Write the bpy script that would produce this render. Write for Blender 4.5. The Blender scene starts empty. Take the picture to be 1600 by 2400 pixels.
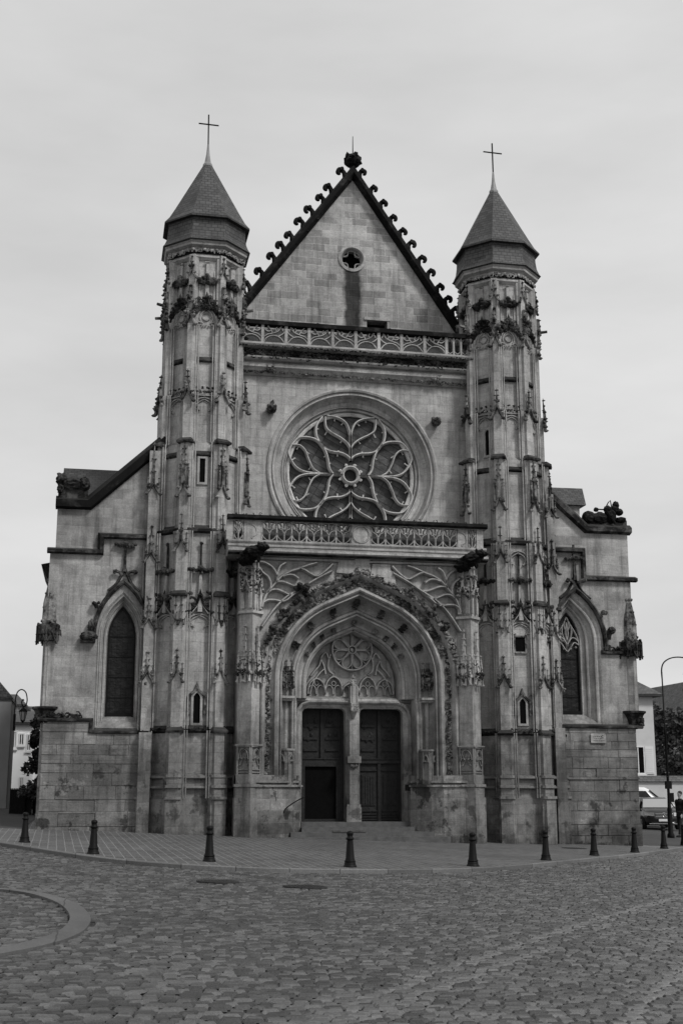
import bpy, bmesh, math, random
import numpy as np
from mathutils import Vector, noise
from mathutils.geometry import tessellate_polygon
random.seed(7)
S = bpy.context.scene
COL = S.collection
R_ = math.radians
# ------------------------------------------------------------------ camera
F = 2907.; TH = R_(12.6); PH = R_(11.0); CAM = (-7.7, -39., 1.6)
cd = bpy.data.cameras.new("camera"); cam = bpy.data.objects.new("camera", cd); COL.objects.link(cam)
cam.location = CAM; cam.rotation_euler = (math.pi/2+TH, 0, -PH)
cd.sensor_fit = 'HORIZONTAL'; cd.sensor_width = 24; cd.lens = F/1600*24
cd.clip_start = .1; cd.clip_end = 3000
S.camera = cam
# ------------------------------------------------------------------ sky, sun, exposure
SUN_EL, SUN_AZ = R_(46), R_(38)       # azimuth: to the right of the facade's outward normal
w = bpy.data.worlds.new("World"); S.world = w; w.use_nodes = True
nt = w.node_tree; nt.nodes.clear()
def N(nt, t, **k):
    n = nt.nodes.new(t)
    for a, v in k.items():
        if a == 'op': n.operation = v
        elif a == 'inp':
            for i, x in v.items(): n.inputs[i].default_value = x
        else: setattr(n, a, v)
    return n
def L(nt, a, b): nt.links.new(a, b)
out = N(nt, 'ShaderNodeOutputWorld'); bg = N(nt, 'ShaderNodeBackground', inp={1: .10})
sky = N(nt, 'ShaderNodeTexSky', sky_type='NISHITA', sun_disc=False, sun_elevation=SUN_EL, sun_rotation=math.pi-SUN_AZ)
sky.air_density = 1.0; sky.dust_density = 6.0
bw = N(nt, 'ShaderNodeRGBToBW'); L(nt, sky.outputs[0], bw.inputs[0])
tc = N(nt, 'ShaderNodeTexCoord'); mp = N(nt, 'ShaderNodeMapping', inp={3: (1.2, 1.2, 4.0)})
L(nt, tc.outputs['Generated'], mp.inputs[0])
nz = N(nt, 'ShaderNodeTexNoise', inp={'Scale': 2.2, 'Detail': 6., 'Roughness': .5}); L(nt, mp.outputs[0], nz.inputs['Vector'])
mr = N(nt, 'ShaderNodeMapRange', inp={1: .3, 2: .7, 3: 6.0, 4: 7.7}); L(nt, nz.outputs[0], mr.inputs[0])   # overcast veil
sp = N(nt, 'ShaderNodeSeparateXYZ'); L(nt, tc.outputs['Generated'], sp.inputs[0])
mg = N(nt, 'ShaderNodeMapRange', inp={1: -.02, 2: .5, 3: 1.03, 4: .98}); L(nt, sp.outputs[2], mg.inputs[0])
mm = N(nt, 'ShaderNodeMath', op='MULTIPLY'); L(nt, mr.outputs[0], mm.inputs[0]); L(nt, mg.outputs[0], mm.inputs[1])
mx = N(nt, 'ShaderNodeMix', inp={0: .93}); L(nt, bw.outputs[0], mx.inputs[2]); L(nt, mm.outputs[0], mx.inputs[3])
L(nt, mx.outputs[0], bg.inputs[0]); L(nt, bg.outputs[0], out.inputs[0])
sl = bpy.data.lights.new("sun", 'SUN'); sl.energy = 2.3; sl.angle = R_(10); sl.color = (1, .995, .985)
so = bpy.data.objects.new("sun", sl); COL.objects.link(so)
sd = Vector((math.sin(SUN_AZ)*math.cos(SUN_EL), -math.cos(SUN_AZ)*math.cos(SUN_EL), math.sin(SUN_EL)))
so.rotation_euler = sd.to_track_quat('Z', 'Y').to_euler(); so.location = sd*60
S.view_settings.view_transform = 'Standard'; S.view_settings.look = 'None'
S.view_settings.exposure = 0.10; S.view_settings.gamma = 1
# ------------------------------------------------------------------ pixel -> point on a plane (photo pixels 1600x2400)
fw = (math.sin(PH)*math.cos(TH), math.cos(PH)*math.cos(TH), math.sin(TH))
rt = (math.cos(PH), -math.sin(PH), 0.)
upv = (-math.sin(PH)*math.sin(TH), -math.cos(PH)*math.sin(TH), math.cos(TH))
def ray(px, py):
    a = (px-800)/F; b = (1200-py)/F
    return [fw[i]+a*rt[i]+b*upv[i] for i in range(3)]
def at(px, py, Y):
    d = ray(px, py); t = (Y-CAM[1])/d[1]; return (CAM[0]+t*d[0], CAM[2]+t*d[2])      # (x, z)
def gz(x, y): return .15-.033*max(-32, min(32, x))+.01*max(-60, min(60, y))
def gnd(px, py):
    d = ray(px, py); t = (.15-.033*CAM[0]+.01*CAM[1]-CAM[2])/(d[2]+.033*d[0]-.01*d[1])
    return (CAM[0]+t*d[0], CAM[1]+t*d[1])
def proj(x, y, z):
    v = (x-CAM[0], y-CAM[1], z-CAM[2]); ww = sum(v[i]*fw[i] for i in range(3))
    if ww < .1: return (-9999, -9999)
    return (800+F*sum(v[i]*rt[i] for i in range(3))/ww, 1200-F*sum(v[i]*upv[i] for i in range(3))/ww)
# ------------------------------------------------------------------ materials
def newmat(name, rough=.85, spec=.3, metal=0.):
    m = bpy.data.materials.new(name); m.use_nodes = True; n = m.node_tree
    b = n.nodes['Principled BSDF']; b.inputs['Roughness'].default_value = rough
    b.inputs['Specular IOR Level'].default_value = spec; b.inputs['Metallic'].default_value = metal
    return m, n, b
def g(v): return (v, v, v, 1)
def noise_fac(n, vec, scale, detail, lo, hi, a=0., b=1., rough=.6):
    t = N(n, 'ShaderNodeTexNoise', inp={'Scale': scale, 'Detail': detail, 'Roughness': rough}); L(n, vec, t.inputs['Vector'])
    r = N(n, 'ShaderNodeMapRange', inp={1: lo, 2: hi, 3: a, 4: b}); L(n, t.outputs[0], r.inputs[0]); return r.outputs[0]
def mul(n, a, b, op='MULTIPLY'):
    m = N(n, 'ShaderNodeMath', op=op)
    for i, x in enumerate((a, b)):
        if isinstance(x, (int, float)): m.inputs[i].default_value = x
        else: L(n, x, m.inputs[i])
    return m.outputs[0]
def mixv(n, f, a, b):
    m = N(n, 'ShaderNodeMix')
    for i, x in ((0, f), (2, a), (3, b)):
        if isinstance(x, (int, float)): m.inputs[i].default_value = x
        else: L(n, x, m.inputs[i])
    return m.outputs[0]
def bump(n, b, h, s, d):
    k = N(n, 'ShaderNodeBump', inp={0: s, 1: d}); L(n, h, k.inputs['Height']); L(n, k.outputs[0], b.inputs['Normal'])
def stone(name, base, bw_=.62, bh=.31, mortar=.55, var=.22, lich=.55, dirt=0., blotch=.35, joint=1.25, low=1.0, stain=None, streak=.50, erode=.08, patch=.5, isl=0., msz=.007):
    """ashlar: courses from metre UVs, per-block tone, blotches, soot patches, darker damp foot, lichen on tops"""
    m, n, b = newmat(name, .9, .2)
    co = N(n, 'ShaderNodeTexCoord'); ob = co.outputs['Object']
    uv = N(n, 'ShaderNodeUVMap'); uv.uv_map = 'UVMap'
    nn = N(n, 'ShaderNodeTexNoise', inp={'Scale': .7, 'Detail': 2.}); L(n, ob, nn.inputs['Vector'])
    vs = N(n, 'ShaderNodeVectorMath', op='SCALE', inp={'Scale': .10}); L(n, nn.outputs[1], vs.inputs[0])
    va = N(n, 'ShaderNodeVectorMath', op='ADD'); L(n, uv.outputs[0], va.inputs[0]); L(n, vs.outputs[0], va.inputs[1])
    br = N(n, 'ShaderNodeTexBrick', inp={'Color1': g(1-var), 'Color2': g(1+var), 'Mortar': g(joint), 'Scale': 1., 'Mortar Size': msz, 'Mortar Smooth': .6,
           'Bias': 0., 'Brick Width': bw_, 'Row Height': bh}); br.offset = .5; br.squash = .8; br.squash_frequency = 3
    L(n, va.outputs[0], br.inputs['Vector'])
    c = mixv(n, mortar, 1., br.outputs['Color']) if mortar < 1 else br.outputs['Color']
    big = noise_fac(n, ob, .55, 5, .25, .75, 1-blotch, 1+blotch*.6)
    med = noise_fac(n, ob, 2.6, 8, .32, .68, .74, 1.2, .75)
    fine = noise_fac(n, ob, 22, 5, .25, .75, .66, 1.34, .85)
    mh = N(n, 'ShaderNodeMapping', inp={3: (.8, .8, 4.5)}); L(n, ob, mh.inputs[0]); hs = noise_fac(n, mh.outputs[0], 1.6, 7, .3, .7, 1-erode, 1+erode, .72)
    v = mul(n, mul(n, mul(n, mul(n, c, big), mul(n, med, fine)), hs), base)
    if isl:
        gi = N(n, 'ShaderNodeNewGeometry'); ri = N(n, 'ShaderNodeMapRange', inp={1: 0., 2: 1., 3: 1-isl, 4: 1+isl}); L(n, gi.outputs['Random Per Island'], ri.inputs[0]); v = mul(n, v, ri.outputs[0])
    # streaks of dirt running down
    ms = N(n, 'ShaderNodeMapping', inp={3: (5., 5., .35)}); L(n, ob, ms.inputs[0])
    st = noise_fac(n, ms.outputs[0], 1., 5, .50, .72, 1., streak, .65); v = mul(n, v, st)
    if dirt > 0:
        dk = noise_fac(n, ob, 2.0, 9, .5-dirt*.22, .66-dirt*.18, 1., .09, .72); v = mul(n, v, dk)
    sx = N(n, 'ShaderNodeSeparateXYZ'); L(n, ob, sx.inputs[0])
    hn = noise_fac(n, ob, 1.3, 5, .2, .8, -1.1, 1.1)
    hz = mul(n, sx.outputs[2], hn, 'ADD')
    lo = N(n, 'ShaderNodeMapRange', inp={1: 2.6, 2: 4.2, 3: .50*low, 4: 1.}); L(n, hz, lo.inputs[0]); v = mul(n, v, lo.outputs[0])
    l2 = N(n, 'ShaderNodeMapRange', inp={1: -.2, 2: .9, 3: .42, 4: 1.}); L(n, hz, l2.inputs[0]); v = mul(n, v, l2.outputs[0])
    # bruised / repaired patches low down
    pp = noise_fac(n, ob, 1.7, 8, .56, .60, 0., 1., .62)
    pz = N(n, 'ShaderNodeMapRange', inp={1: 1.9, 2: 3.0, 3: 1., 4: 0.}); L(n, sx.outputs[2], pz.inputs[0])
    v = mul(n, v, mixv(n, mul(n, pp, pz.outputs[0]), 1., patch))
    if patch < .5:                              # pale repair patches and flaked faces near the foot
        qp = noise_fac(n, ob, 1.25, 9, .575, .60, 0., 1., .68); v = mul(n, v, mixv(n, mul(n, qp, pz.outputs[0]), 1., 1.5))
    if stain:                                   # long soot stain with its own edges: x0,x1,z0,z1
        x0, x1, z0, z1 = stain
        def win(o, a, c_, e):
            r1 = N(n, 'ShaderNodeMapRange', inp={1: a-e, 2: a+e}); r2 = N(n, 'ShaderNodeMapRange', inp={1: c_-e, 2: c_+e, 3: 1., 4: 0.})
            L(n, o, r1.inputs[0]); L(n, o, r2.inputs[0]); return mul(n, r1.outputs[0], r2.outputs[0])
        wob = mul(n, noise_fac(n, ob, 2.5, 4, .2, .8, -.10, .10), sx.outputs[0], 'ADD')
        v = mul(n, v, mixv(n, mul(n, win(wob, x0, x1, .07), win(sx.outputs[2], z0, z1, .1)), 1., .14))
    ge = N(n, 'ShaderNodeNewGeometry'); sn = N(n, 'ShaderNodeSeparateXYZ'); L(n, ge.outputs['Normal'], sn.inputs[0])
    up = N(n, 'ShaderNodeMapRange', inp={1: .25, 2: .75}); L(n, sn.outputs[2], up.inputs[0])
    ln = noise_fac(n, ob, 6, 5, .3, .6, .5, 1.)
    v = mixv(n, mul(n, mul(n, up.outputs[0], ln), lich), v, .035)
    cc = N(n, 'ShaderNodeCombineColor')
    for i, k in enumerate((1.0, .99, .975)): L(n, mul(n, v, k), cc.inputs[i])
    L(n, cc.outputs[0], b.inputs['Base Color'])
    hh = mul(n, mul(n, fine, .35), mul(n, med, .8), 'ADD')
    h2 = mul(n, mul(n, hh, mul(n, br.outputs['Fac'], -.5), 'ADD'), mul(n, hs, erode*5), 'ADD')
    bump(n, b, h2, .55, .03)
    return m
def plain(name, v, rough=.7, spec=.3, metal=0., nscale=6., namt=.25, bmp=.15, bd=.01):
    m, n, b = newmat(name, rough, spec, metal)
    co = N(n, 'ShaderNodeTexCoord'); f = noise_fac(n, co.outputs['Object'], nscale, 6, .25, .75, 1-namt, 1+namt)
    vv = mul(n, f, v); cc = N(n, 'ShaderNodeCombineColor')
    for i in range(3): L(n, vv, cc.inputs[i])
    L(n, cc.outputs[0], b.inputs['Base Color'])
    if bmp: bump(n, b, f, bmp, bd)
    return m
def slate(name, v, bw_=.20, bh=.13, var=.3):
    m, n, b = newmat(name, .6, .35)
    uv = N(n, 'ShaderNodeUVMap'); uv.uv_map = 'UVMap'; co = N(n, 'ShaderNodeTexCoord')
    br = N(n, 'ShaderNodeTexBrick', inp={'Color1': g(1-var), 'Color2': g(1+var), 'Mortar': g(.30), 'Scale': 1., 'Mortar Size': .012, 'Mortar Smooth': .3, 'Brick Width': bw_, 'Row Height': bh})
    L(n, uv.outputs[0], br.inputs['Vector'])
    f = noise_fac(n, co.outputs['Object'], 1.6, 7, .25, .75, .6, 1.4, .65)
    vv = mul(n, mul(n, f, br.outputs['Color']), v); cc = N(n, 'ShaderNodeCombineColor')
    for i in range(3): L(n, vv, cc.inputs[i])
    L(n, cc.outputs[0], b.inputs['Base Color'])
    bump(n, b, mul(n, br.outputs['Fac'], -1.), .6, .02)
    return m
M = {}
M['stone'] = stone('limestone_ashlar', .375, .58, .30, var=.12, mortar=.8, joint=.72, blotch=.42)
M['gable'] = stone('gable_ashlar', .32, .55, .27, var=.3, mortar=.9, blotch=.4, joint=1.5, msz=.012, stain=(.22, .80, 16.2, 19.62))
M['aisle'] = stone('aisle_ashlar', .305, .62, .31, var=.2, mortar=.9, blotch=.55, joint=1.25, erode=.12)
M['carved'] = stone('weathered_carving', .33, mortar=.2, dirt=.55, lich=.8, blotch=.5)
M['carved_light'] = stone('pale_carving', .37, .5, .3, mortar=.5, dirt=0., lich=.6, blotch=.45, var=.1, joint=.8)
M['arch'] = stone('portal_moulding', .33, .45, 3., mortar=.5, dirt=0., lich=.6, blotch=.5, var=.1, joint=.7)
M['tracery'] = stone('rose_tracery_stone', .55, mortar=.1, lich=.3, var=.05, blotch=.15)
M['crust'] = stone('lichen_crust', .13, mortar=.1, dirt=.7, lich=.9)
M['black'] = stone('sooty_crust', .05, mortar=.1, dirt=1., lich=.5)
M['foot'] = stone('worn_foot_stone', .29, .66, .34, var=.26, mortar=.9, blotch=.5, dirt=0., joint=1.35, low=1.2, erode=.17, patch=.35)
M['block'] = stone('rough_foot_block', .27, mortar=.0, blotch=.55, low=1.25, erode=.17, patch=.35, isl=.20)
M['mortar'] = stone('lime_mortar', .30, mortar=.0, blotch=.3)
M['slate'] = slate('slate', .052)
M['slate_dark'] = slate('slate_dark', .035)
M['lead'] = plain('lead', .20, .5, .4)
M['iron'] = plain('wrought_iron', .006, .55, .12, 0.)
M['wood'] = plain('old_oak', .013, .65, .25, 0, 8, .5, .5, .02)
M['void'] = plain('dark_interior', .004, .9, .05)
M['step'] = plain('step_stone', .085, .85, .2, 0, 5, .35, .4, .02)
def glass_mat(name, v, sx, sz, rot=0.):
    m, n, b = newmat(name, .42, .22)
    uv = N(n, 'ShaderNodeUVMap'); uv.uv_map = 'UVMap'
    mp = N(n, 'ShaderNodeMapping', inp={2: (0, 0, rot)}); L(n, uv.outputs[0], mp.inputs[0])
    br = N(n, 'ShaderNodeTexBrick', inp={'Color1': g(v*.6), 'Color2': g(v*1.5), 'Mortar': g(v*.25), 'Scale': 1., 'Mortar Size': .012, 'Brick Width': sx, 'Row Height': sz, 'Mortar Smooth': .2})
    br.offset = 0.
    L(n, mp.outputs[0], br.inputs['Vector'])
    f = noise_fac(n, uv.outputs[0], 5, 6, .25, .75, .5, 1.7)
    mx_ = N(n, 'ShaderNodeMix', data_type='RGBA', blend_type='MULTIPLY'); mx_.inputs[0].default_value = 1.
    cc = N(n, 'ShaderNodeCombineColor')
    for i in range(3): L(n, f, cc.inputs[i])
    L(n, br.outputs['Color'], mx_.inputs[6]); L(n, cc.outputs[0], mx_.inputs[7]); L(n, mx_.outputs[2], b.inputs['Base Color'])
    bump(n, b, f, .5, .03)
    return m
M['rose_glass'] = glass_mat('leaded_rose_glass', .045, .62, .24, .5)
M['lancet_glass'] = glass_mat('leaded_lancet_glass', .008, .16, .2)
# ------------------------------------------------------------------ mesh builder
class MB:
    def __init__(s): s.v = []; s.f = []
    def add(s, vs, fs):
        o = len(s.v); s.v.extend(vs); s.f.extend([tuple(i+o for i in f) for f in fs])
    def build(s, name, mat, parent=None, smooth=False, loc=None):
        me = bpy.data.meshes.new(name); me.from_pydata([tuple(p) for p in s.v], [], s.f)
        me.materials.append(M[mat] if isinstance(mat, str) else mat)
        nv = len(me.loops); vi = np.zeros(nv, np.int32); me.loops.foreach_get('vertex_index', vi)
        co = np.zeros(len(me.vertices)*3); me.vertices.foreach_get('co', co); co = co.reshape(-1, 3)
        pn = np.zeros(len(me.polygons)*3); me.polygons.foreach_get('normal', pn); pn = pn.reshape(-1, 3)
        lt = np.zeros(len(me.polygons), np.int32); me.polygons.foreach_get('loop_total', lt)
        n = np.repeat(pn, lt, axis=0); p = co[vi]
        h = np.hypot(n[:, 0], n[:, 1]); flat = h < .25; hh = np.where(flat, 1, h)
        tx = np.where(flat, 1., -n[:, 1]/hh); ty = np.where(flat, 0., n[:, 0]/hh)
        bx = np.where(flat, 0., -n[:, 2]*n[:, 0]/hh); by = np.where(flat, 1., -n[:, 2]*n[:, 1]/hh); bz = np.where(flat, 0., hh)
        uv = np.stack([p[:, 0]*tx+p[:, 1]*ty, p[:, 0]*bx+p[:, 1]*by+p[:, 2]*bz], 1).astype(np.float32)
        ul = me.uv_layers.new(name='UVMap'); ul.data.foreach_set('uv', uv.ravel())
        if smooth: me.polygons.foreach_set('use_smooth', np.ones(len(me.polygons), bool))
        me.update()
        o = bpy.data.objects.new(name, me); COL.objects.link(o)
        if parent: o.parent = parent
        if loc: o.location = loc
        return o
def tag(o, label=None, cat=None, group=None, kind=None):
    if label: o['label'] = label
    if cat: o['category'] = cat
    if group: o['group'] = group
    if kind: o['kind'] = kind
    return o
def empty(name, loc=(0, 0, 0), rz=0, label=None, cat=None, group=None):
    o = bpy.data.objects.new(name, None); COL.objects.link(o); o.location = loc; o.rotation_euler = (0, 0, rz)
    return tag(o, label, cat, group)
def copy_tree(o, parent=None):
    c = o.copy(); COL.objects.link(c); c.parent = parent
    for ch in list(o.children): copy_tree(ch, c)
    return c
def FY(Y): return lambda a, b, c: (a, Y-c, b)                    # facade frame: a right, b up, c out
def FA(cx, cy, ang, d):                                          # frame turned by ang about z, d out from a centre
    ca, sa = math.cos(ang), math.sin(ang)
    return lambda a, b, c: (cx+ca*a+sa*(d+c), cy+sa*a-ca*(d+c), b)
def box(m, T, a0, a1, b0, b1, c0, c1):
    P = [T(a, b, c) for c in (c0, c1) for b in (b0, b1) for a in (a0, a1)]
    m.add(P, [(4, 5, 7, 6), (1, 0, 2, 3), (0, 4, 6, 2), (5, 1, 3, 7), (6, 7, 3, 2), (0, 1, 5, 4)])
def tbox(m, T, a, b0, b1, c0, w0, d0, w1, d1):                   # tapered block on a wall
    P = [T(a-w0, b0, c0), T(a+w0, b0, c0), T(a+w0, b0, c0+d0), T(a-w0, b0, c0+d0), T(a-w1, b1, c0), T(a+w1, b1, c0), T(a+w1, b1, c0+d1), T(a-w1, b1, c0+d1)]
    m.add(P, [(3, 2, 6, 7), (0, 3, 7, 4), (2, 1, 5, 6), (4, 7, 6, 5), (0, 1, 2, 3)])
def prism(m, T, poly, c0, c1):
    k = len(poly); P = [T(a, b, c1) for a, b in poly]+[T(a, b, c0) for a, b in poly]
    m.add(P, [tuple(range(k)), tuple(range(2*k-1, k-1, -1))]+[(i, i+k, (i+1) % k+k, (i+1) % k) for i in range(k)])
def plate(m, T, outer, holes, c0, c1, back=False):
    loops = [outer]+holes; flat = [p for l in loops for p in l]
    tris = tessellate_polygon([[Vector((a, b, 0)) for a, b in l] for l in loops])
    fs = []
    for t in tris:
        (x0, y0), (x1, y1), (x2, y2) = [flat[i] for i in t]
        fs.append(tuple(t) if (x1-x0)*(y2-y0)-(x2-x0)*(y1-y0) > 0 else (t[0], t[2], t[1]))
    m.add([T(a, b, c1) for a, b in flat], fs)
    for li, l in enumerate(loops):
        k = len(l); A = sum(l[i][0]*l[(i+1) % k][1]-l[(i+1) % k][0]*l[i][1] for i in range(k))
        q = l if (A > 0) == (li == 0) else l[::-1]
        P = [T(a, b, c1) for a, b in q]+[T(a, b, c0) for a, b in q]
        m.add(P, [(i, i+k, (i+1) % k+k, (i+1) % k) for i in range(k)])
def sweep(m, T, pts, prof, closed=False, caps=True):
    n = len(pts); k = len(prof); P = []
    for i, (x, y) in enumerate(pts):
        if closed: p, q = pts[i-1], pts[(i+1) % n]
        else: p, q = pts[max(i-1, 0)], pts[min(i+1, n-1)]
        d1 = (x-p[0], y-p[1]); d2 = (q[0]-x, q[1]-y)
        l1 = math.hypot(*d1); l2 = math.hypot(*d2)
        if l1 < 1e-9: d1, l1 = d2, l2
        if l2 < 1e-9: d2, l2 = d1, l1
        n1 = (-d1[1]/l1, d1[0]/l1); n2 = (-d2[1]/l2, d2[0]/l2)
        nx, ny = n1[0]+n2[0], n1[1]+n2[1]; l = math.hypot(nx, ny) or 1; nx /= l; ny /= l
        s = 1/max(.35, nx*n1[0]+ny*n1[1])
        for o, c in prof: P.append(T(x+nx*o*s, y+ny*o*s, c))
    fs = []
    for i in range(n if closed else n-1):
        j = (i+1) % n
        for a in range(k-1): fs.append((i*k+a, i*k+a+1, j*k+a+1, j*k+a))
    if caps and not closed: fs.append(tuple(range(k-1, -1, -1))); fs.append(tuple((n-1)*k+a for a in range(k)))
    m.add(P, fs)
def rib(m, T, pts, w_=.05, d=.08, c=0., closed=False):
    sweep(m, T, pts, [(w_, c), (w_*.45, c+d), (-w_*.45, c+d), (-w_, c)], closed)
def cr(pts, n=5, closed=False):
    out = []; k = len(pts)
    for i in range(k if closed else k-1):
        if closed: p = [pts[(i+j-1) % k] for j in range(4)]
        else: p = [pts[max(i-1, 0)], pts[i], pts[i+1], pts[min(i+2, k-1)]]
        for s in range(n):
            t = s/n
            out.append(tuple(.5*((2*p[1][d])+(-p[0][d]+p[2][d])*t+(2*p[0][d]-5*p[1][d]+4*p[2][d]-p[3][d])*t*t+(-p[0][d]+3*p[1][d]-3*p[2][d]+p[3][d])*t**3) for d in range(len(pts[0]))))
    if not closed: out.append(tuple(pts[-1]))
    return out
def tube(m, T, pts, r, n=6, caps=True):
    P = []; k = len(pts); rr = r if isinstance(r, (list, tuple)) else [r]*k
    W = [Vector(T(*p)) for p in pts]; prev = None
    for i in range(k):
        d = (W[min(i+1, k-1)]-W[max(i-1, 0)]).normalized()
        if prev is None:
            a = Vector((0, 0, 1)) if abs(d.z) < .9 else Vector((1, 0, 0)); u = d.cross(a).normalized()
        else:
            u = (prev-d*prev.dot(d)).normalized()
        prev = u; v = d.cross(u)
        for j in range(n):
            t = 2*math.pi*j/n; P.append(W[i]+u*math.cos(t)*rr[i]+v*math.sin(t)*rr[i])
    fs = [(i*n+j, i*n+(j+1) % n, (i+1)*n+(j+1) % n, (i+1)*n+j) for i in range(k-1) for j in range(n)]
    if caps: fs += [tuple(range(n-1, -1, -1)), tuple((k-1)*n+j for j in range(n))]
    m.add(P, fs)
IDT = lambda a, b, c: (a, b, c)
_bm = bmesh.new(); bmesh.ops.create_icosphere(_bm, subdivisions=1, radius=1)
ICO_V = [tuple(v.co) for v in _bm.verts]; ICO_F = [tuple(v.index for v in f.verts) for f in _bm.faces]; _bm.free()
_bm = bmesh.new(); bmesh.ops.create_icosphere(_bm, subdivisions=3, radius=1)
ICO3_V = [tuple(v.co) for v in _bm.verts]; ICO3_F = [tuple(v.index for v in f.verts) for f in _bm.faces]; _bm.free()
def blob(m, T, p, r, jit=.3):
    ra, rb, rc = r if isinstance(r, tuple) else (r, r, r)
    m.add([T(p[0]+v[0]*ra*(1+random.uniform(-jit, jit)), p[1]+v[1]*rb*(1+random.uniform(-jit, jit)), p[2]+v[2]*rc*(1+random.uniform(-jit, jit))) for v in ICO_V], ICO_F)
def lump(m, T, p, r, amp=.25, fr=2.5, seed=0.):                  # larger carved lump
    ra, rb, rc = r; P = []
    for v in ICO3_V:
        k = 1+amp*noise.fractal(Vector(v)*fr+Vector((seed, seed*1.7, 3.1)), .8, 2., 4); P.append(T(p[0]+v[0]*ra*k, p[1]+v[1]*rb*k, p[2]+v[2]*rc*k))
    m.add(P, ICO3_F)
def lathe(m, T, prof, n=12, a0=0.):                              # prof: (radius, height); T takes (x, z, y)
    P = [T(r*math.cos(a0+2*math.pi*j/n), h, r*math.sin(a0+2*math.pi*j/n)) for r, h in prof for j in range(n)]; k = len(prof)
    m.add(P, [(i*n+(j+1) % n, i*n+j, (i+1)*n+j, (i+1)*n+(j+1) % n) for i in range(k-1) for j in range(n)]+[tuple(range(n)), tuple((k-1)*n+j for j in range(n-1, -1, -1))])
def blocks(m, T, x0, x1, z0, z1, c, rh=.34, seed=1, lw=(.35, .95)):   # rough coursed blocks with real joints
    r = random.Random(seed); z = z0
    while z < z1-.05:
        h = min(rh*r.uniform(.75, 1.2), z1-z)
        if z1-z-h < .12: h = z1-z
        x = x0
        while x < x1-.02:
            l = r.uniform(*lw)
            if x1-x-l < .25: l = x1-x
            j = lambda: r.uniform(.0, .006)
            a0, a1, b0, b1 = x+j(), x+l-j(), z+j(), z+h-j(); d = c+r.uniform(-.008, .010); e = .008
            if x == x0: a0 = x0
            if x+l >= x1-.001: a1 = x1
            if r.random() < .06: d -= r.uniform(.01, .03)
            P = [T(a, b, q) for a, b, q in ((a0, b0, c-.03), (a1, b0, c-.03), (a1, b1, c-.03), (a0, b1, c-.03), (a0, b0, d-e), (a1, b0, d-e), (a1, b1, d-e), (a0, b1, d-e), (a0+e*r.uniform(.5, 3), b0+e*r.uniform(.5, 2), d+r.uniform(-.006, .008)), (a1-e*r.uniform(.5, 3), b0+e*r.uniform(.5, 2), d+r.uniform(-.006, .008)), (a1-e*r.uniform(.5, 3), b1-e*r.uniform(.5, 2), d+r.uniform(-.006, .008)), (a0+e*r.uniform(.5, 3), b1-e*r.uniform(.5, 2), d+r.uniform(-.006, .008)))]
            m.add(P, [(8, 9, 10, 11)]+[(i, (i+1) % 4, (i+1) % 4+4, i+4) for i in range(4)]+[(i+4, (i+1) % 4+4, (i+1) % 4+8, i+8) for i in range(4)])
            x += l
        z += h
# ---- gothic ornament
def knob(m, T, a, b, c, s):                                      # small cabbage-leaf knob
    for _ in range(5): blob(m, T, (a+random.uniform(-.7, .7)*s, b+random.uniform(-.5, .5)*s, c+random.uniform(-.2, .6)*s), s*random.uniform(.4, .7))
def curl(m, T, a, b, c, s, sgn):                                 # crocket curling out to the side sgn
    pts = [(a, b, c), (a+sgn*.5*s, b+.55*s, c+.1*s), (a+sgn*1.2*s, b+.75*s, c+.15*s), (a+sgn*1.45*s, b+.3*s, c+.2*s)]
    tube(m, T, pts, [s*.35, s*.3, s*.38, s*.28], 5)
def spike(m, T, a, b0, b1, c, w_=.05, fin=True):                 # slender pinnacle with paired crockets and a bud
    tbox(m, T, a, b0, b1, c, w_, w_*2, w_*.3, w_*.6)
    if fin:
        h = b1-b0
        for f in (.3, .62):
            for s in (-1, 1): blob(m, T, (a+s*w_*1.5*(1-.4*f), b0+h*f, c+w_), (w_*1.0, w_*.55, w_*.9))
        blob(m, T, (a, b1, c+w_*.6), (w_*1.7, w_*.6, w_*1.4)); tbox(m, T, a, b1, b1+w_*1.8, c+w_*.2, w_*.4, w_*.7, w_*.2, w_*.3)
def gablet(m, T, a, b, c, w_, h, bar=.045, foot=True):           # little crocketed gable with spreading feet
    for s in (-1, 1):
        sweep(m, T, [(a+s*w_, b), (a+s*w_*.45, b+h*.45), (a, b+h)][::s], [(bar, c), (bar*.5, c+bar*2), (-bar*.5, c+bar*2), (-bar, c)])
        if foot: blob(m, T, (a+s*w_*1.05, b-.01, c+bar*1.6), (bar*1.8, bar*1.2, bar*1.8))
        blob(m, T, (a+s*w_*.75, b+h*.6, c+bar*1.5), (bar*1.5, bar*1.1, bar*1.5))
def pinnacle_set(m, T, a, b, c, w_=.15, h=1.7):                  # gablet, shaft and spike: the relief on each pilaster
    gablet(m, T, a, b, c, w_, h*.26)
    for s in (-1, 1):
        tbox(m, T, a+s*w_*.72, b+h*.14, b+h*.40, c, .028, .07, .024, .06); spike(m, T, a+s*w_*.72, b+h*.40, b+h*.58, c, .026)
    tbox(m, T, a, b+h*.22, b+h*.66, c, .05, .11, .042, .09)
    gablet(m, T, a, b+h*.58, c+.03, .07, h*.12, .028)
    spike(m, T, a, b+h*.66, b+h, c, .042)
def cross_finial(m, T, a, b0, b1, c, s=.2):                      # stem with a broad leafy cross-head
    tbox(m, T, a, b0, b1, c, .035, .08, .022, .05); zc = b0+(b1-b0)*.52
    for k in (-1, 1):
        for q in range(3): blob(m, T, (a+k*s*(.35+.3*q), zc+random.uniform(-.03, .03), c+.10), (s*.26, s*.22, s*.3))
    blob(m, T, (a, zc+.04, c+.16), (s*.35, s*.3, s*.4)); blob(m, T, (a, b1, c+.05), (.06, .07, .06))
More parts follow.
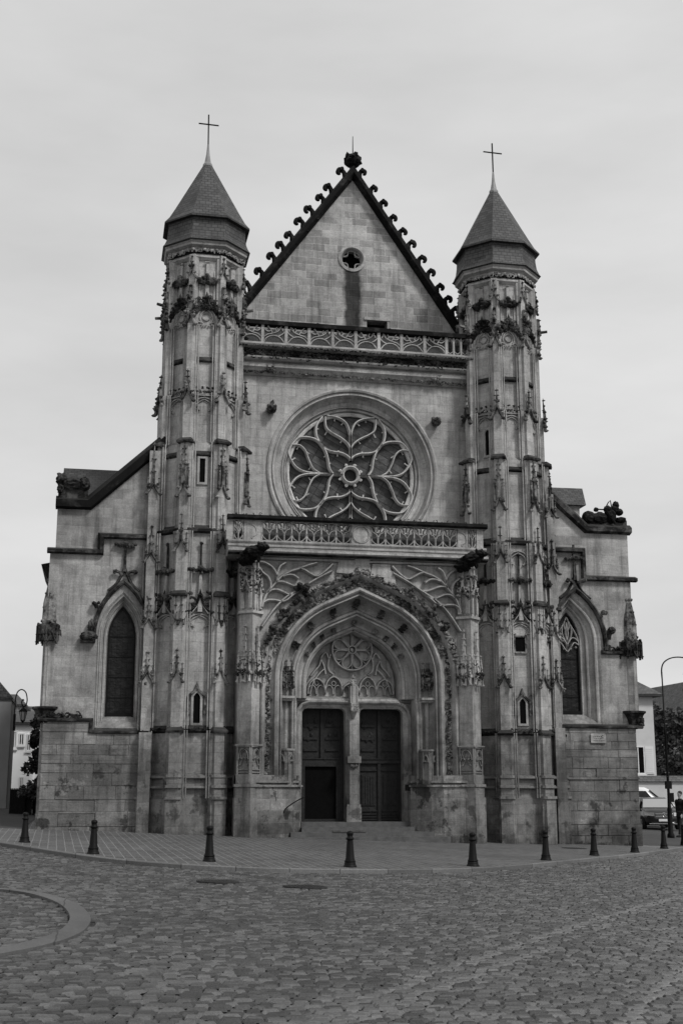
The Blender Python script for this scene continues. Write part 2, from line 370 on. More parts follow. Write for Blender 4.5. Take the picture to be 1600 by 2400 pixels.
def trefoil(m, T, a, b, c, w_, h, bar=.035):                     # cusped arch head, springing at b
    arch = [(a-w_, b)]+[(a-w_*math.cos(t*math.pi/2*.86), b+h*math.sin(t*math.pi/2*.86)/math.sin(math.pi/2*.86)*(.9+.1*t)) for t in [i/6 for i in range(1, 6)]]+[(a, b+h)]
    arch = arch+[(2*a-x, y) for x, y in arch[-2::-1]]
    rib(m, T, arch, bar, .07, c)
    for s in (-1, 1):
        rib(m, T, cr([(a+s*w_, b-.02), (a+s*w_*.75, b+h*.18), (a+s*w_*.42, b+h*.10)], 3)[::s], bar*.8, .055, c)
        rib(m, T, cr([(a+s*w_*.42, b+h*.10), (a+s*w_*.62, b+h*.38), (a+s*w_*.45, b+h*.66), (a, b+h*.88)], 4)[::s], bar*.7, .055, c)
        blob(m, T, (a+s*w_*.40, b+h*.08, c+.05), .03)
def ogee(m, T, a, b, c, w_, h, bar=.05, d=.14):                  # ogee hood with crockets
    left = cr([(a-w_, b), (a-w_*.93, b+h*.22), (a-w_*.62, b+h*.45), (a-w_*.22, b+h*.62), (a, b+h)], 5)
    sweep(m, T, left+[(2*a-x, y) for x, y in left[-2::-1]], [(bar, c), (bar, c+d*.6), (0, c+d), (-bar, c+d*.5), (-bar, c)])
    for x, y in left[3::5]:
        for s in (-1, 1): knob(m, T, a+s*(a-x)*1.08, y+.05, c+d*.8, .055)
def frieze(m, T, pts, wd, c, n, s=.07):                          # crumbling leaf carving scattered along a 2-D path
    seg = [math.hypot(pts[i+1][0]-pts[i][0], pts[i+1][1]-pts[i][1]) for i in range(len(pts)-1)]; tot = sum(seg)
    for i in range(n):
        d = (i+random.random())/n*tot; k = 0
        while k < len(seg)-1 and d > seg[k]: d -= seg[k]; k += 1
        t = d/seg[k]; x = pts[k][0]+(pts[k+1][0]-pts[k][0])*t; y = pts[k][1]+(pts[k+1][1]-pts[k][1])*t
        ux, uy = (pts[k+1][0]-pts[k][0])/seg[k], (pts[k+1][1]-pts[k][1])/seg[k]; o = random.uniform(-.5, .5)*wd
        x -= uy*o; y += ux*o
        if random.random() < .5: blob(m, T, (x, y, c+random.uniform(0, .05)), (s*random.uniform(.5, 1.2), s*random.uniform(.4, .9), s*random.uniform(.5, 1.)), .35)
        else:
            a0 = random.uniform(0, 6.3); r = s*random.uniform(.6, 1.2)
            tube(m, T, [(x+r*math.cos(a0+q), y+r*math.sin(a0+q), c+.02+.02*q/3) for q in (0, 1., 2., 3., 4.)], [s*.3, s*.28, s*.3, s*.25, s*.15], 4)
# ================================================================== the church
church = empty('church', (0, 0, 0), label='pale limestone gothic church with two round-looking spired towers and a rose window', cat='church')
CX0 = .33                                                       # axis of the facade
T0 = FY(0.)
TL, TR = -4.78, 5.42
def circ(cx, cz, r, n, a0=0.): return [(cx+r*math.cos(a0+2*math.pi*i/n), cz+r*math.sin(a0+2*math.pi*i/n)) for i in range(n)]
# ---- nave front wall with the rose opening
RX, RZ = .28, 11.86
m = MB(); plate(m, T0, [(TL, 8.2), (TR, 8.2), (TR, 16.0), (TL, 16.0)], [circ(RX, RZ, 2.80, 72)], -.9, 0)
box(m, T0, TL, TR, .0, 8.2, -1.3, -.9)
m.build('nave_wall', 'stone', church)
# ---- rose window
m = MB()
prof = [(.10, -.02), (.09, .05), (.03, .08), (-.03, .05), (-.05, -.03), (-.10, -.03), (-.12, .02), (-.17, .02), (-.20, -.06), (-.27, -.20), (-.38, -.30), (-.50, -.34), (-.53, -.30), (-.56, -.31), (-.58, -.42), (-.61, -.42), (-.63, -.38), (-.67, -.40), (-.69, -.52), (-.72, -.52)]
prof = [(o*(1 if o > -.1 else .86)+.0, c) for o, c in prof]; sweep(m, T0, circ(RX, RZ, 2.80, 96)[::-1], prof, closed=True)
rose = m.build('rose_window', stone('rose_ring_stone', .38, .36, 3., var=.18, mortar=.8), church)
m = MB(); m.add([T0(x, z, -.60) for x, z in circ(RX, RZ, 2.24, 64)], [tuple(range(64))]); m.build('glass', 'rose_glass', rose)
RG = 2.20; TR0 = lambda a, b, c: T0(RX+a*RG, RZ+b*RG, -.56+c*1.)
def riby(mm, pts, w_, d):                                        # rib in rose units
    w_ *= .9; d *= 1.2; sweep(mm, TR0, cr(pts, 5), [(w_, 0), (w_*.95, d*.45), (w_*.3, d), (-w_*.3, d), (-w_*.95, d*.45), (-w_, 0)])
Q = [([(0, .22), (0, .45), (0, .68)], .028), ([(0, .60), (.025, .72), (.08, .83), (.2, .9), (.37, .925)], .02), ([(0, .42), (.05, .5), (.15, .58), (.30, .66), (.38, .74), (.40, .90)], .02),
     ([(0, .25), (.05, .30), (.15, .345), (.29, .36), (.40, .40), (.49, .51), (.535, .62), (.53, .76), (.44, .90)], .024), ([(.27, .0), (.33, .1), (.355, .25), (.40, .38), (.50, .51), (.63, .56), (.80, .55), (.91, .43)], .024),
     ([(.12, 0), (.28, 0), (.5, .005), (.70, .02), (.83, .08), (.92, .20), (.955, .31), (.91, .43)], .022), ([(.48, .01), (.58, .08), (.65, .22), (.70, .35), (.79, .43), (.91, .43)], .018)]
m = MB()
for sx in (-1, 1):
    for sy in (-1, 1):
        for pts, w_ in Q:
            riby(m, [(sx*x, sy*y) for x, y in pts][::sx*sy], w_, .16)
        for x, y, u, v in ((.36, .68, .41, .60), (.12, .56, .17, .49), (.60, .12, .66, .04), (.68, .34, .62, .30), (.20, .35, .20, .27), (.35, .20, .29, .16), (.37, .30, .43, .26), (.8, .42, .84, .35), (.55, .70, .47, .72), (.10, .84, .16, .78), (.8, .55, .78, .63), (.9, .2, .83, .25), (.24, .90, .25, .83), (.16, .345, .2, .40)):
            tube(m, lambda a, b, c: TR0(a, b, c), [(sx*x, sy*y, .05), (sx*(x*.6+u*.4), sy*(y*.6+v*.4), .05), (sx*(x*.3+u*.7), sy*(y*.3+v*.7), .04)], [.026, .018, .03], 5)
riby(m, [(-.98, .0)], .0, .0) if False else None
for r, w_, d in ((.125, .028, .2), (.97, .03, .12)):
    c_ = circ(0, 0, r, 48)
    sweep(m, TR0, c_, [(w_, 0), (w_*.9, d*.6), (0, d), (-w_*.9, d*.6), (-w_, 0)], closed=True)
for i in range(8):
    a = math.pi/8+i*math.pi/4; blob(m, TR0, (.17*math.cos(a), .17*math.sin(a), .08), (.03, .03, .05))
m.build('tracery', 'tracery', rose)
m = MB(); m.add([T0(RX+.10*RG*math.cos(i*.3927), RZ+.10*RG*math.sin(i*.3927), -.58) for i in range(16)], [tuple(range(16))]); m.build('eyelet_glass', 'lancet_glass', rose)
# ---- gable
GY = 1.2; TG = FY(GY); GX, GZ = .52, 23.25
m = MB(); plate(m, TG, [(-3.75, 15.9), (4.75, 15.9), (4.75, 17.0), (GX, GZ-.15), (-3.75, 17.35)], [circ(.50, 20.0, .38, 24), [(1.02, 16.3), (1.75, 16.3), (1.75, 17.72), (1.02, 17.72)]], -.6, 0)
gab = m.build('gable', 'gable', church)
m = MB(); sweep(m, TG, circ(.50, 20.0, .38, 32)[::-1], [(.13, -.01), (.12, .035), (.03, .05), (0, .01), (-.03, -.14), (-.05, -.14), (-.05, -.2)], closed=True)
for a in (.25, .5, .75, 1.0, .0):
    pass
for k in range(4):
    a = math.pi/4+k*math.pi/2; rib(m, TG, cr([(.50+.34*math.cos(a-.42), 20+.34*math.sin(a-.42)), (.50+.22*math.cos(a), 20+.22*math.sin(a)), (.50+.34*math.cos(a+.42), 20+.34*math.sin(a+.42))], 4), .028, .06, -.18)
ocu = m.build('oculus', 'carved_light', gab)
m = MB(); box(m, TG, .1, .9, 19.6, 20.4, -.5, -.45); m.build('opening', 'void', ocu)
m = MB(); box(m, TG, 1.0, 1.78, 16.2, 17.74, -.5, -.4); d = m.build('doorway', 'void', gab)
m = MB(); box(m, TG, .92, 1.86, 17.72, 17.83, 0, .05); box(m, TG, 1.75, 1.82, 16.5, 17.72, 0, .03); m.build('frame', 'carved_light', d)
m = MB(); cop = [(-3.62, 17.50), (GX, GZ), (4.62, 17.10)]
sweep(m, TG, cop, [(.20, -.65), (.20, .1), (.12, .28), (-.02, .3), (-.10, .16), (-.12, 0)])
m.build('coping', 'black', gab)
def gcrocket(x, z, s, sgn, ang):
    mm = MB(); s *= (.86 if sgn < 0 else .74)*random.uniform(.86, 1.1); j_ = lambda: random.uniform(-.02, .02); T = lambda a, b, c: TG(x+sgn*a*s, z+b*s, c)
    tube(mm, T, cr([(-.10, -.16, .12), (-.02, .10, .12), (.03+j_(), .26, .13), (.13, .37+j_(), .14), (.25+j_(), .36+j_(), .15), (.31, .25+j_(), .16), (.27, .16, .17), (.20, .18, .17)], 3), [.16, .145, .13, .115, .10, .09, .085, .08, .08, .082, .085, .088, .09, .088, .085, .08, .075, .068, .06, .055, .05, .04], 7)
    tube(mm, T, [(.12, .37, .02), (.14, .38, .26)], [.075, .07], 6)
    return mm.build('crocket', 'black', gab)
lx = [(598, 642), (622, 612), (646, 588), (668, 567), (692, 537), (715, 512), (733, 482), (758, 456), (783, 427)]
for i, (px, py) in enumerate([(583, 672), (611, 643), (640, 615), (661, 590), (681, 567), (706, 540), (729, 512), (754, 484), (773, 460), (804, 430)]):
    x, z = at(px+2, py+12, GY); zz = 17.5+(x+3.62)*(GZ-17.5)/(GX+3.62); gcrocket(x, zz+.20, 1.0, -1, 0)
for i, (px, py) in enumerate([(846, 433), (872, 468), (895, 501), (918, 533), (940, 564), (960, 594), (984, 626), (1005, 658), (1027, 690), (1046, 718), (1063, 740)]):
    x, z = at(px-6, py+12, GY); zz = GZ-(x-GX)*(GZ-17.10)/(4.62-GX); gcrocket(x, zz+.20, 1.0, 1, 0)
m = MB(); lathe(m, lambda x, z, y: (GX+x, GY-.05+y, z), [(.16, 23.2), (.13, 23.42), (.10, 23.52), (.22, 23.58), (.28, 23.68), (.31, 23.78), (.27, 23.92), (.16, 24.0), (.06, 24.05)], 8)
for i in range(14):
    a = i*.449; blob(m, lambda x, z, y: (GX+x, GY-.05+y, z), (.24*math.cos(a), 23.72+.1*(i % 3), .24*math.sin(a)), .11)
m.build('finial', 'black', gab)
m = MB(); tube(m, IDT, [(GX, GY-.05, 24.0), (GX, GY-.05, 24.75)], [.022, .012], 6); m.build('lightning_rod', 'iron', gab)
# ---- nave body and roof behind
m = MB(); box(m, T0, -3.5, 4.3, .0, 16.0, -26, -1.3); m.build('nave_body', 'aisle', church)
m = MB(); m.add([(-3.7, 1.9, 16.9), (4.7, 1.9, 16.9), (GX, 1.9, 22.7), (-3.7, 26, 16.9), (4.7, 26, 16.9), (GX, 26, 22.7)], [(0, 2, 5, 3), (2, 1, 4, 5), (0, 1, 2), (3, 5, 4)]); m.build('nave_roof', 'slate', church)
# ---- upper cornice, walkway and balustrade
m = MB(); x0, x1 = -3.62, 4.32
box(m, T0, x0, x1, 15.86, 15.92, -2.1, .1)
sweep(m, T0, [(x0, 15.0), (x1, 15.0)], [(.95, -.2), (.95, .62), (.90, .66), (.84, .62), (.82, .50), (.80, .38), (.57, .34), (.55, .46), (.50, .44), (.44, .36), (.42, .24), (.34, .30), (.24, .29), (.18, .22), (.06, .12), (0, .06), (-.02, -.1)])
corn = m.build('cornice', 'stone', church)
m = MB(); frieze(m, T0, [(x0, 15.66), (x1, 15.66)], .24, .40, 420, .07); frieze(m, T0, [(x0, 15.84), (x1, 15.84)], .05, .60, 120, .05); m.build('leaf_frieze', 'crust', corn)
m = MB(); frieze(m, T0, [(x0, 15.09), (x1, 15.09)], .07, .15, 170, .05); frieze(m, T0, [(x0+.9, 15.22), (x0+1.2, 15.22)], .2, .24, 14, .07); frieze(m, T0, [(x1-1.35, 15.22), (x1-1.05, 15.22)], .2, .24, 14, .07); m.build('stud_frieze', 'carved', corn)
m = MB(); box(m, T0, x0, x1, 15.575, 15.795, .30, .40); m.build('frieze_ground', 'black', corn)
TB = FY(-.46)
bal = MB(); zb, zt = 15.97, 16.60; H = zt-zb; ps = [at(p, 800, -.5)[0] for p in (615, 670, 724, 779, 833, 887, 940, 994, 1045)]
pp = [ps[0]-.78, *ps]
for i, x in enumerate(pp):
    box(bal, TB, x-.05, x+.05, zb, zt, -.09, .09)
def bay(mm, T, xa, xb, zb, H, w_=.028, c=-.05, d=.12):
    f = lambda u, v: (xa+(xb-xa)*u, zb+H*v)
    for pts in ([(.05, .04), (.16, .30), (.42, .46), (.72, .38), (.95, .04)], [(.03, .32), (.2, .5), (.42, .58), (.66, .72), (.80, .97)], [(.42, .58), (.36, .75), (.22, .97)], [(.97, .97), (.95, .74), (.84, .56), (.68, .44)],
                [(.60, .68), (.56, .82), (.62, .92)], [(.03, .97), (.08, .8), (.22, .68), (.36, .72)], [(.70, .90), (.82, .84), (.86, .72)]):
        q = cr([f(*p) for p in pts], 4); sweep(mm, T, q if xb > xa else q[::-1], [(w_, c), (w_*.5, c+d), (-w_*.5, c+d), (-w_, c)])
for i in range(len(pp)-1):
    if i % 2: bay(bal, TB, pp[i], pp[i+1], zb, H)
    else: bay(bal, TB, pp[i+1], pp[i], zb, H)
xe = pp[-1]
for k in range(3):
    a, b_ = xe+k*.26, xe+(k+1)*.26; mid = (a+b_)/2
    box(bal, TB, b_-.03, b_+.03, zb, zt, -.07, .07)
    rib(bal, TB, cr([(a, zb+.3*H), (mid, zb+.12*H), (b_, zb+.3*H)], 4), .025, .1, -.05); rib(bal, TB, cr([(a, zb+.62*H), (a+.05, zb+.85*H), (mid, zb+.97*H), (b_-.05, zb+.85*H), (b_, zb+.62*H)], 4), .025, .1, -.05)
box(bal, TB, x0, x1, zb-.07, zb+.02, -.12, .12)
ub = bal.build('balustrade', 'carved_light', church)
m = MB(); prism(m, lambda c, b, a: T0(a, b, c), [(.28, 15.93), (-1.17, 17.12), (-1.17, 15.93)][::-1], x0, x1); m.build('walkway_dark_backing', 'slate_dark', church)  # added dark slope, only there to darken the upper balustrade's openings
m = MB(); box(m, TB, x0, x1, zt, zt+.14, -.16, .16); frieze(m, TB, [(x0, zt+.13), (x1, zt+.13)], .04, .05, 30, .04); m.build('rail', 'black', ub)
# ---- corbel masks on the wall
for px, py, big in ((637, 957, 1), (1022, 987, 0)):
    x, z = at(px, py, -.2); m = MB(); lump(m, T0, (x, z, .15), (.15, .15, .22), .35, 2.2, px)
    lump(m, T0, (x+.04, z-.06, .32), (.09, .08, .09), .3, 2.5, 3.)
    for s in (-1, 1): lump(m, T0, (x+s*.12, z+.08, .2), (.05, .07, .06), .2, 2, s)
    if big: prism(m, T0, [(x-.05, z+.12), (x+.02, z+.12), (x+.09, z+.22), (x+.05, z+.33), (x-.04, z+.25)], .08, .16)
    m.build('corbel_mask', 'crust' if big else 'carved', church)
# ================================================================== towers
def ring(m, cx, cy, prof, a0=math.pi/8, n=8): lathe(m, lambda x, z, y: (cx+x, cy+y, z), prof, n, a0)
A8 = math.cos(math.pi/8)
STG = [(-.6, 1.62), (1.30, 1.62), (1.40, 1.55), (1.93, 1.55), (2.03, 1.50), (3.36, 1.50), (7.38, 1.47), (9.40, 1.43), (9.48, 1.36), (12.22, 1.34), (12.32, 1.24), (13.9, 1.22), (14.0, 1.17), (18.62, 1.17)]
def wall_r(z):
    for (z0, r0), (z1, r1) in zip(STG, STG[1:]):
        if z <= z1: return r0+(r1-r0)*max(0, (z-z0))/(z1-z0)
    return STG[-1][1]
def tower(cx, cy, side):
    t = MB(); ring(t, cx, cy, [(r, z) for z, r in STG]); tw = t.build('tower', 'stone', church)
    for z, r, o, h in ((3.28, 1.50, .13, .16), (9.36, 1.42, .15, .17), ):
        s = MB(); ring(s, cx, cy, [(r, z-.05), (r+o, z+.0), (r+o, z+h*.5), (r-.06, z+h+.06)]); s.build('string_course', 'crust', tw)   # weathered string course
    s = MB(); ring(s, cx, cy, [(1.60, 1.88), (1.68, 1.92), (1.68, 1.98), (1.58, 2.02), (1.58, 2.03)]); s.build('plinth_moulding', 'stone', tw); s = MB(); ring(s, cx, cy, [(1.66, 1.60), (1.70, 1.63), (1.66, 1.68), (1.66, 1.69)]); s.build('plinth_moulding', 'stone', tw)
    ks = range(-3, 4)
    for k in ks:                                                # ---- pilasters on the corners
        if k == 3: pass
        an = math.pi/8+(k-1)*math.pi/4+0.
        if abs(an) > R_(125): continue
        P = MB(); W = MB()
        def pil(z0, z1, R, w0=.15, roll=True):
            T = FA(cx, cy, an, R-.24)
            prism(P, lambda a, c, b: T(a, b, c), [(-w0-.05, -.1), (w0+.05, -.1), (w0+.05, .12), (w0, .14), (w0-.02, .24), (-w0+.02, .24), (-w0, .14), (-w0-.05, .12)], z0, z1)
            if roll:
                for sg in (-1, 1):
                    tube(P, T, [(sg*(w0+.075), z0, .10), (sg*(w0+.075), z1, .10)], .028, 5, False)
                    tube(P, T, [(sg*(w0+.14), z0, .05), (sg*(w0+.14), z1, .05)], .024, 5, False)
        pil(-.6, 1.33, 1.86, .21, False); pil(1.33, 1.95, 1.80, .20); pil(1.95, 3.30, 1.74, .18); pil(3.34, 7.36, 1.70, .165); pil(7.36, 9.36, 1.66, .16); pil(9.4, 12.25, 1.56, .15); pil(12.25, 13.9, 1.45, .145); pil(13.9, 16.2, 1.375, .10); pil(16.2, 18.6, 1.33, .115, False)
        T = FA(cx, cy, an, 1.80-.24+.24)
        for z, R, w_ in ((1.93, 1.80, .24), (1.63, 1.83, .25), (1.30, 1.88, .25)):
            Tq = FA(cx, cy, an, R-.26); prism(P, lambda a, b, c: Tq(a, c, b), [(-w_, 0), (w_, 0), (w_, .2), (w_-.05, .29), (-w_+.05, .29), (-w_, .2)], z, z+.08)
        for z, R, w_ in ((3.26, 1.74, .25), (7.34, 1.72, .24), (12.20, 1.58, .25)):   # weathered offsets
            Tq = FA(cx, cy, an, R-.30)
            Pv = [Tq(a, b, c) for a, b, c in ((-w_, z-.03, 0), (w_, z-.03, 0), (w_, z-.03, .38), (-w_, z-.03, .38), (-w_, z+.03, 0), (w_, z+.03, 0), (w_, z+.03, .40), (-w_, z+.03, .40), (-w_*.7, z+.15, 0), (w_*.7, z+.15, 0), (w_*.7, z+.15, .24), (-w_*.7, z+.15, .24))]
            W = MB(); W.add(Pv, [(0, 3, 7, 4), (3, 2, 6, 7), (2, 1, 5, 6), (4, 7, 11, 8), (7, 6, 10, 11), (6, 5, 9, 10), (8, 11, 10, 9), (0, 1, 2, 3)]); W.build('weathering', 'crust', tw)
        pl = P.build('pilaster', 'stone', tw)
        if abs(an) < R_(115):
            for z0, R, w_, h in ((4.72, 1.70, .20, .95), (8.70, 1.66, .20, 1.15), (10.45, 1.56, .19, 1.65)):
                T = FA(cx, cy, an, R-.01); O = MB()
                if h > 1.5: pinnacle_set(O, T, 0, z0, 0, w_, 1.75)
                else:
                    gablet(O, T, 0, z0, 0, w_, .42, .04); spike(O, T, 0, z0+.40, z0+h, 0, .038)
                    for sg in (-1, 1): spike(O, T, sg*w_*.9, z0+.12, z0+.55, 0, .024)
                O.build('pinnacle', 'carved', tw)
            O = MB(); T = FA(cx, cy, an, 1.69)
            for sg in (-1, 1):                                  # paired pinnacles below the big offset
                gablet(O, T, sg*.09, 6.45, 0, .085, .22, .026); spike(O, T, sg*.09, 6.62, 7.28, 0, .030)
            O.build('pinnacle', 'carved', tw); O = MB(); T = FA(cx, cy, an, 1.45)                            # ogee gablet of the crest stage
            gablet(O, T, 0, 13.55, 0, .22, .5, .05); knob(O, T, 0, 14.15, .03, .09); spike(O, T, 0, 14.05, 14.55, 0, .045)
            for sg in (-1, 1): knob(O, T, sg*.2, 13.72, .03, .07)
            O.build('crest_gablet', 'carved', tw); O = MB(); T = FA(cx, cy, an, 1.36)                            # crown stage: spread gable, small gable, finials
            gablet(O, T, 0, 16.15, -.03, .17, .5, .05); knob(O, T, -.10, 16.55, .02, .1); knob(O, T, .12, 16.75, .02, .1); frieze(O, T, [(0, 16.4), (0, 17.05)], .3, .02, 16, .08); tube(O, T, [(0, 17.0, 0), (0, 17.02, .34)], [.06, .05], 5)
            tbox(O, T, 0, 16.6, 17.5, -.02, .06, .1, .05, .08); spike(O, T, 0, 16.9, 17.45, .06, .04)
            knob(O, T, 0, 17.08, .05, .08)
            gablet(O, T, 0, 17.75, -.03, .17, .32, .035); spike(O, T, 0, 18.05, 18.5, -.03, .035)
            for sg in (-1, 1): knob(O, T, sg*.17, 17.76, .02, .05); blob(O, T, (sg*.07, 18.18, .03), .045)
            O.build('crown_gablet', 'carved', tw)
    for k in range(-2, 3):                                      # ---- faces
        an = k*math.pi/4
        def TF(z): return FA(cx, cy, an, wall_r(z)*A8)
        D = MB(); Lt = MB(); Kr = MB()
        # great canopy (ogee with spike and cross finial) over trefoil tracery
        T = FA(cx, cy, an, 1.47*A8); trefoil(Lt, T, 0, 6.38, 0, .42, .42, .04)
        rib(Lt, T, [(-.42, 5.2), (-.42, 6.42)], .03, .05); rib(Lt, T, [(.42, 5.2), (.42, 6.42)], .03, .05)
        ogee(D, T, 0, 6.42, 0, .47, 1.02, .05, .20); rib(Lt, T, [(-.26, 6.80), (-.10, 7.0), (0, 7.38), (.10, 7.0), (.26, 6.80)], .028, .16); tbox(Lt, T, 0, 6.85, 8.0, 0, .07, .16, .04, .10)
        for sg in (-1, 1): curl(D, T, sg*.12, 7.2, .14, .13, sg); knob(D, T, sg*.27, 7.42, .12, .09); knob(D, T, sg*.40, 6.85, .12, .09); knob(D, T, sg*.24, 7.08, .13, .07); knob(D, T, sg*.47, 6.5, .08, .07)
        cross_finial(D, T, 0, 7.22, 8.98, .02, .36)
        Lt.build('tracery_head', 'carved_light', tw)
        if side > 0: Lt = MB(); trefoil(Lt, T, 0, 8.62, 0, .40, .5, .03); Lt.build('tracery_head', 'carved_light', tw)
        D.build('canopy', 'crust', tw); D = MB()
        # panel strings
        for z, o in ((11.88, .10), (15.05, .09)):
            T2 = TF(z); ww = (.36 if z > 14 else .42)
            m_ = Kr = MB(); Pv = [T2(a, b, c) for a, b, c in ((-ww, z-.09, 0), (ww, z-.09, 0), (ww, z-.05, o), (-ww, z-.05, o), (ww, z-.01, o), (-ww, z-.01, o), (ww, z+.10, 0), (-ww, z+.10, 0))]
            m_.add(Pv, [(0, 1, 2, 3), (3, 2, 4, 5), (5, 4, 6, 7)]); Kr.build('panel_string', 'crust', tw)
        # crest stage: trefoil, rail and leaf cresting
        T3 = TF(13.2); Lt = MB(); trefoil(Lt, T3, 0, 13.28, 0, .38, .48, .032); rib(Lt, T3, [(-.36, 13.82), (.36, 13.82)], .03, .08)
        frieze(D, T3, [(-.36, 13.92), (.36, 13.92)], .05, .05, 12, .05)
        for q in range(4): knob(D, T3, -.27+q*.18, 14.08, .05, .055)
        Lt.build('tracery_head', 'carved_light', tw); D.build('cresting', 'crust', tw); D = MB(); Lt = MB()
        # crown stage
        T4 = TF(16.5); trefoil(Lt, T4, 0, 16.22, 0, .33, .62, .04)
        c_ = circ(0, 16.5, .13, 10); sweep(Lt, T4, c_, [(.02, 0), (0, .05), (-.02, 0)], closed=True)
        for q in range(7): blob(Lt, T4, (-.27+q*.09, 16.2+.02*(q % 2), .05), .035)
        ogee(D, T4, 0, 16.25, 0, .42, 1.0, .05, .16); 
        for sg in (-1, 1):
            for q in range(5): knob(D, T4, sg*(.36-.07*q), 16.62+.13*q+random.uniform(-.04, .04), .10, .085)
        tbox(Lt, T4, 0, 17.1, 18.35, 0, .06, .11, .04, .08)
        for q in range(9): a_ = q*.7; blob(D, T4, (.25*math.cos(a_), 17.72+.07*math.sin(a_), .13), (.11, .10, .11))
        blob(D, T4, (0, 17.88, .14), (.1, .12, .1)); blob(Lt, T4, (0, 18.38, .08), (.10, .035, .06))
        for sg in (-1, 1): tbox(Lt, T4, sg*.24, 16.9, 18.1, 0, .03, .05, .02, .03)
        frieze(D, T4, [(-.44, 16.95), (.44, 16.95)], .34, .05, 34, .085); frieze(D, T4, [(-.46, 16.55), (-.30, 16.9)], .2, .06, 8, .08); frieze(D, T4, [(.46, 16.55), (.30, 16.9)], .2, .06, 8, .08)
        cn = D.build('canopy', 'crust' if True else 'carved', tw); Lt.build('tracery_head', 'carved_light', tw)
    # little leaves scattered along the main strings
    D = MB()
    for k in range(-2, 3):
        T = FA(cx, cy, k*math.pi/4, 1.62*A8); frieze(D, T, [(-.5, 3.36), (.5, 3.36)], .06, .02, 10, .06)
    D.build('string_leaves', 'crust', tw)
    # cornice, slated drum and spire
    s = MB(); ring(s, cx, cy, [(1.20, 18.46), (1.25, 18.50), (1.30, 18.54), (1.30, 18.60), (1.24, 18.64), (1.30, 18.86), (1.44, 18.92), (1.46, 18.98), (1.43, 19.00), (1.50, 19.06), (1.46, 19.10)]); co_ = s.build('cornice', 'carved_light', tw)
    D = MB()
    for k in range(-3, 4): T = FA(cx, cy, k*math.pi/4, 1.29*A8); frieze(D, T, [(-.5, 18.75), (.5, 18.75)], .10, .02, 20, .06)
    D.build('vine_frieze', 'carved_light', co_)
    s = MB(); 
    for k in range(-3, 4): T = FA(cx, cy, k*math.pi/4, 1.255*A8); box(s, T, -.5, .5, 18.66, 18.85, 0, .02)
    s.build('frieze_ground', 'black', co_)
    s = MB(); ring(s, cx, cy, [(1.50, 19.05), (1.56, 19.08), (1.50, 19.16), (1.42, 19.35), (1.385, 19.6), (1.37, 19.98)]); s.build('slated_drum', 'slate', tw)
    s = MB(); ring(s, cx, cy, [(1.37, 19.90), (1.53, 19.90), (1.53, 19.955), (1.50, 19.97)]); s.build('eaves_board', 'slate_dark', tw)
    s = MB(); ring(s, cx, cy, [(1.52, 19.965), (1.36, 20.16), (1.16, 20.52), (.14, 22.45)]); s.build('spire_roof', 'slate', tw)
    s = MB(); ring(s, cx, cy, [(.165, 22.38), (.165, 22.46), (.11, 22.55), (.06, 22.85), (.03, 23.22)], 0, 10); fi = s.build('lead_cap', 'lead', tw)
    s = MB(); tube(s, IDT, [(cx, cy, 23.2), (cx-.01, cy, 24.36)], .026, 6); tube(s, IDT, [(cx-.345, cy, 24.0), (cx+.345, cy, 23.985)], .024, 6); s.build('cross', 'iron', tw)
    return tw
def slit(tw, T, a, z0, z1, w_, arch=False, hood=False, name='slit_window'):
    s = MB(); f = .07
    top = [(a+w_, z1-w_*1.2), (a+w_*.5, z1-w_*.4), (a, z1), (a-w_*.5, z1-w_*.4), (a-w_, z1-w_*1.2)] if arch else [(a+w_, z1), (a-w_, z1)]
    inner = [(a-w_, z0), (a+w_, z0)]+top
    sweep(s, T, inner[1:]+[] if False else (inner[:1]+inner[1:])[::1], [(0, .06), (-.0, .06), (-f, .05), (-f-.03, 0)], closed=True)
    o = s.build(name, 'carved_light', tw)
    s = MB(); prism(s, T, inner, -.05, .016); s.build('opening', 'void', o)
    if hood:
        s = MB(); sweep(s, T, [(a-w_-.14, z0+.25), (a-w_-.14, z1-w_*.9), (a-w_*.6, z1+.06), (a, z1+.22), (a+w_*.6, z1+.06), (a+w_+.14, z1-w_*.9), (a+w_+.14, z0+.25)], [(.04, 0), (.03, .1), (-.03, .1), (-.04, 0)])
        if hood > 1:
            for q in range(3):
                for sg in (-1, 1): knob(s, T, a+sg*(w_+.2), z0+.35+q*.28, .03, .07)
        s.build('hood_mould', 'carved', o)
twL = tower(TL, 0., -1); twR = tower(TR, 0., 1)
slit(twL, FA(TL, 0, 0, 1.35*A8), -.02, 10.95, 11.72, .085)
slit(twL, FA(TL, 0, 0, 1.50*A8), -.02, 3.52, 4.42, .10, True, 1)
slit(twR, FA(TR, 0, -math.pi/4, 1.23*A8), .1, 12.42, 13.3, .085, True)
slit(twR, FA(TR, 0, 0, 1.50*A8), -.02, 3.60, 4.38, .10, True, 2)
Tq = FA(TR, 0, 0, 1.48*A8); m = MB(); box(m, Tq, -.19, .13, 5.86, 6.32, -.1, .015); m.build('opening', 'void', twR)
m = MB(); plate(m, Tq, [(-.25, 5.80), (.19, 5.80), (.19, 6.37), (-.25, 6.37)], [[(-.19, 5.86), (.13, 5.86), (.13, 6.32), (-.19, 6.32)]], 0, .06); m.build('opening_frame', 'carved', twR)
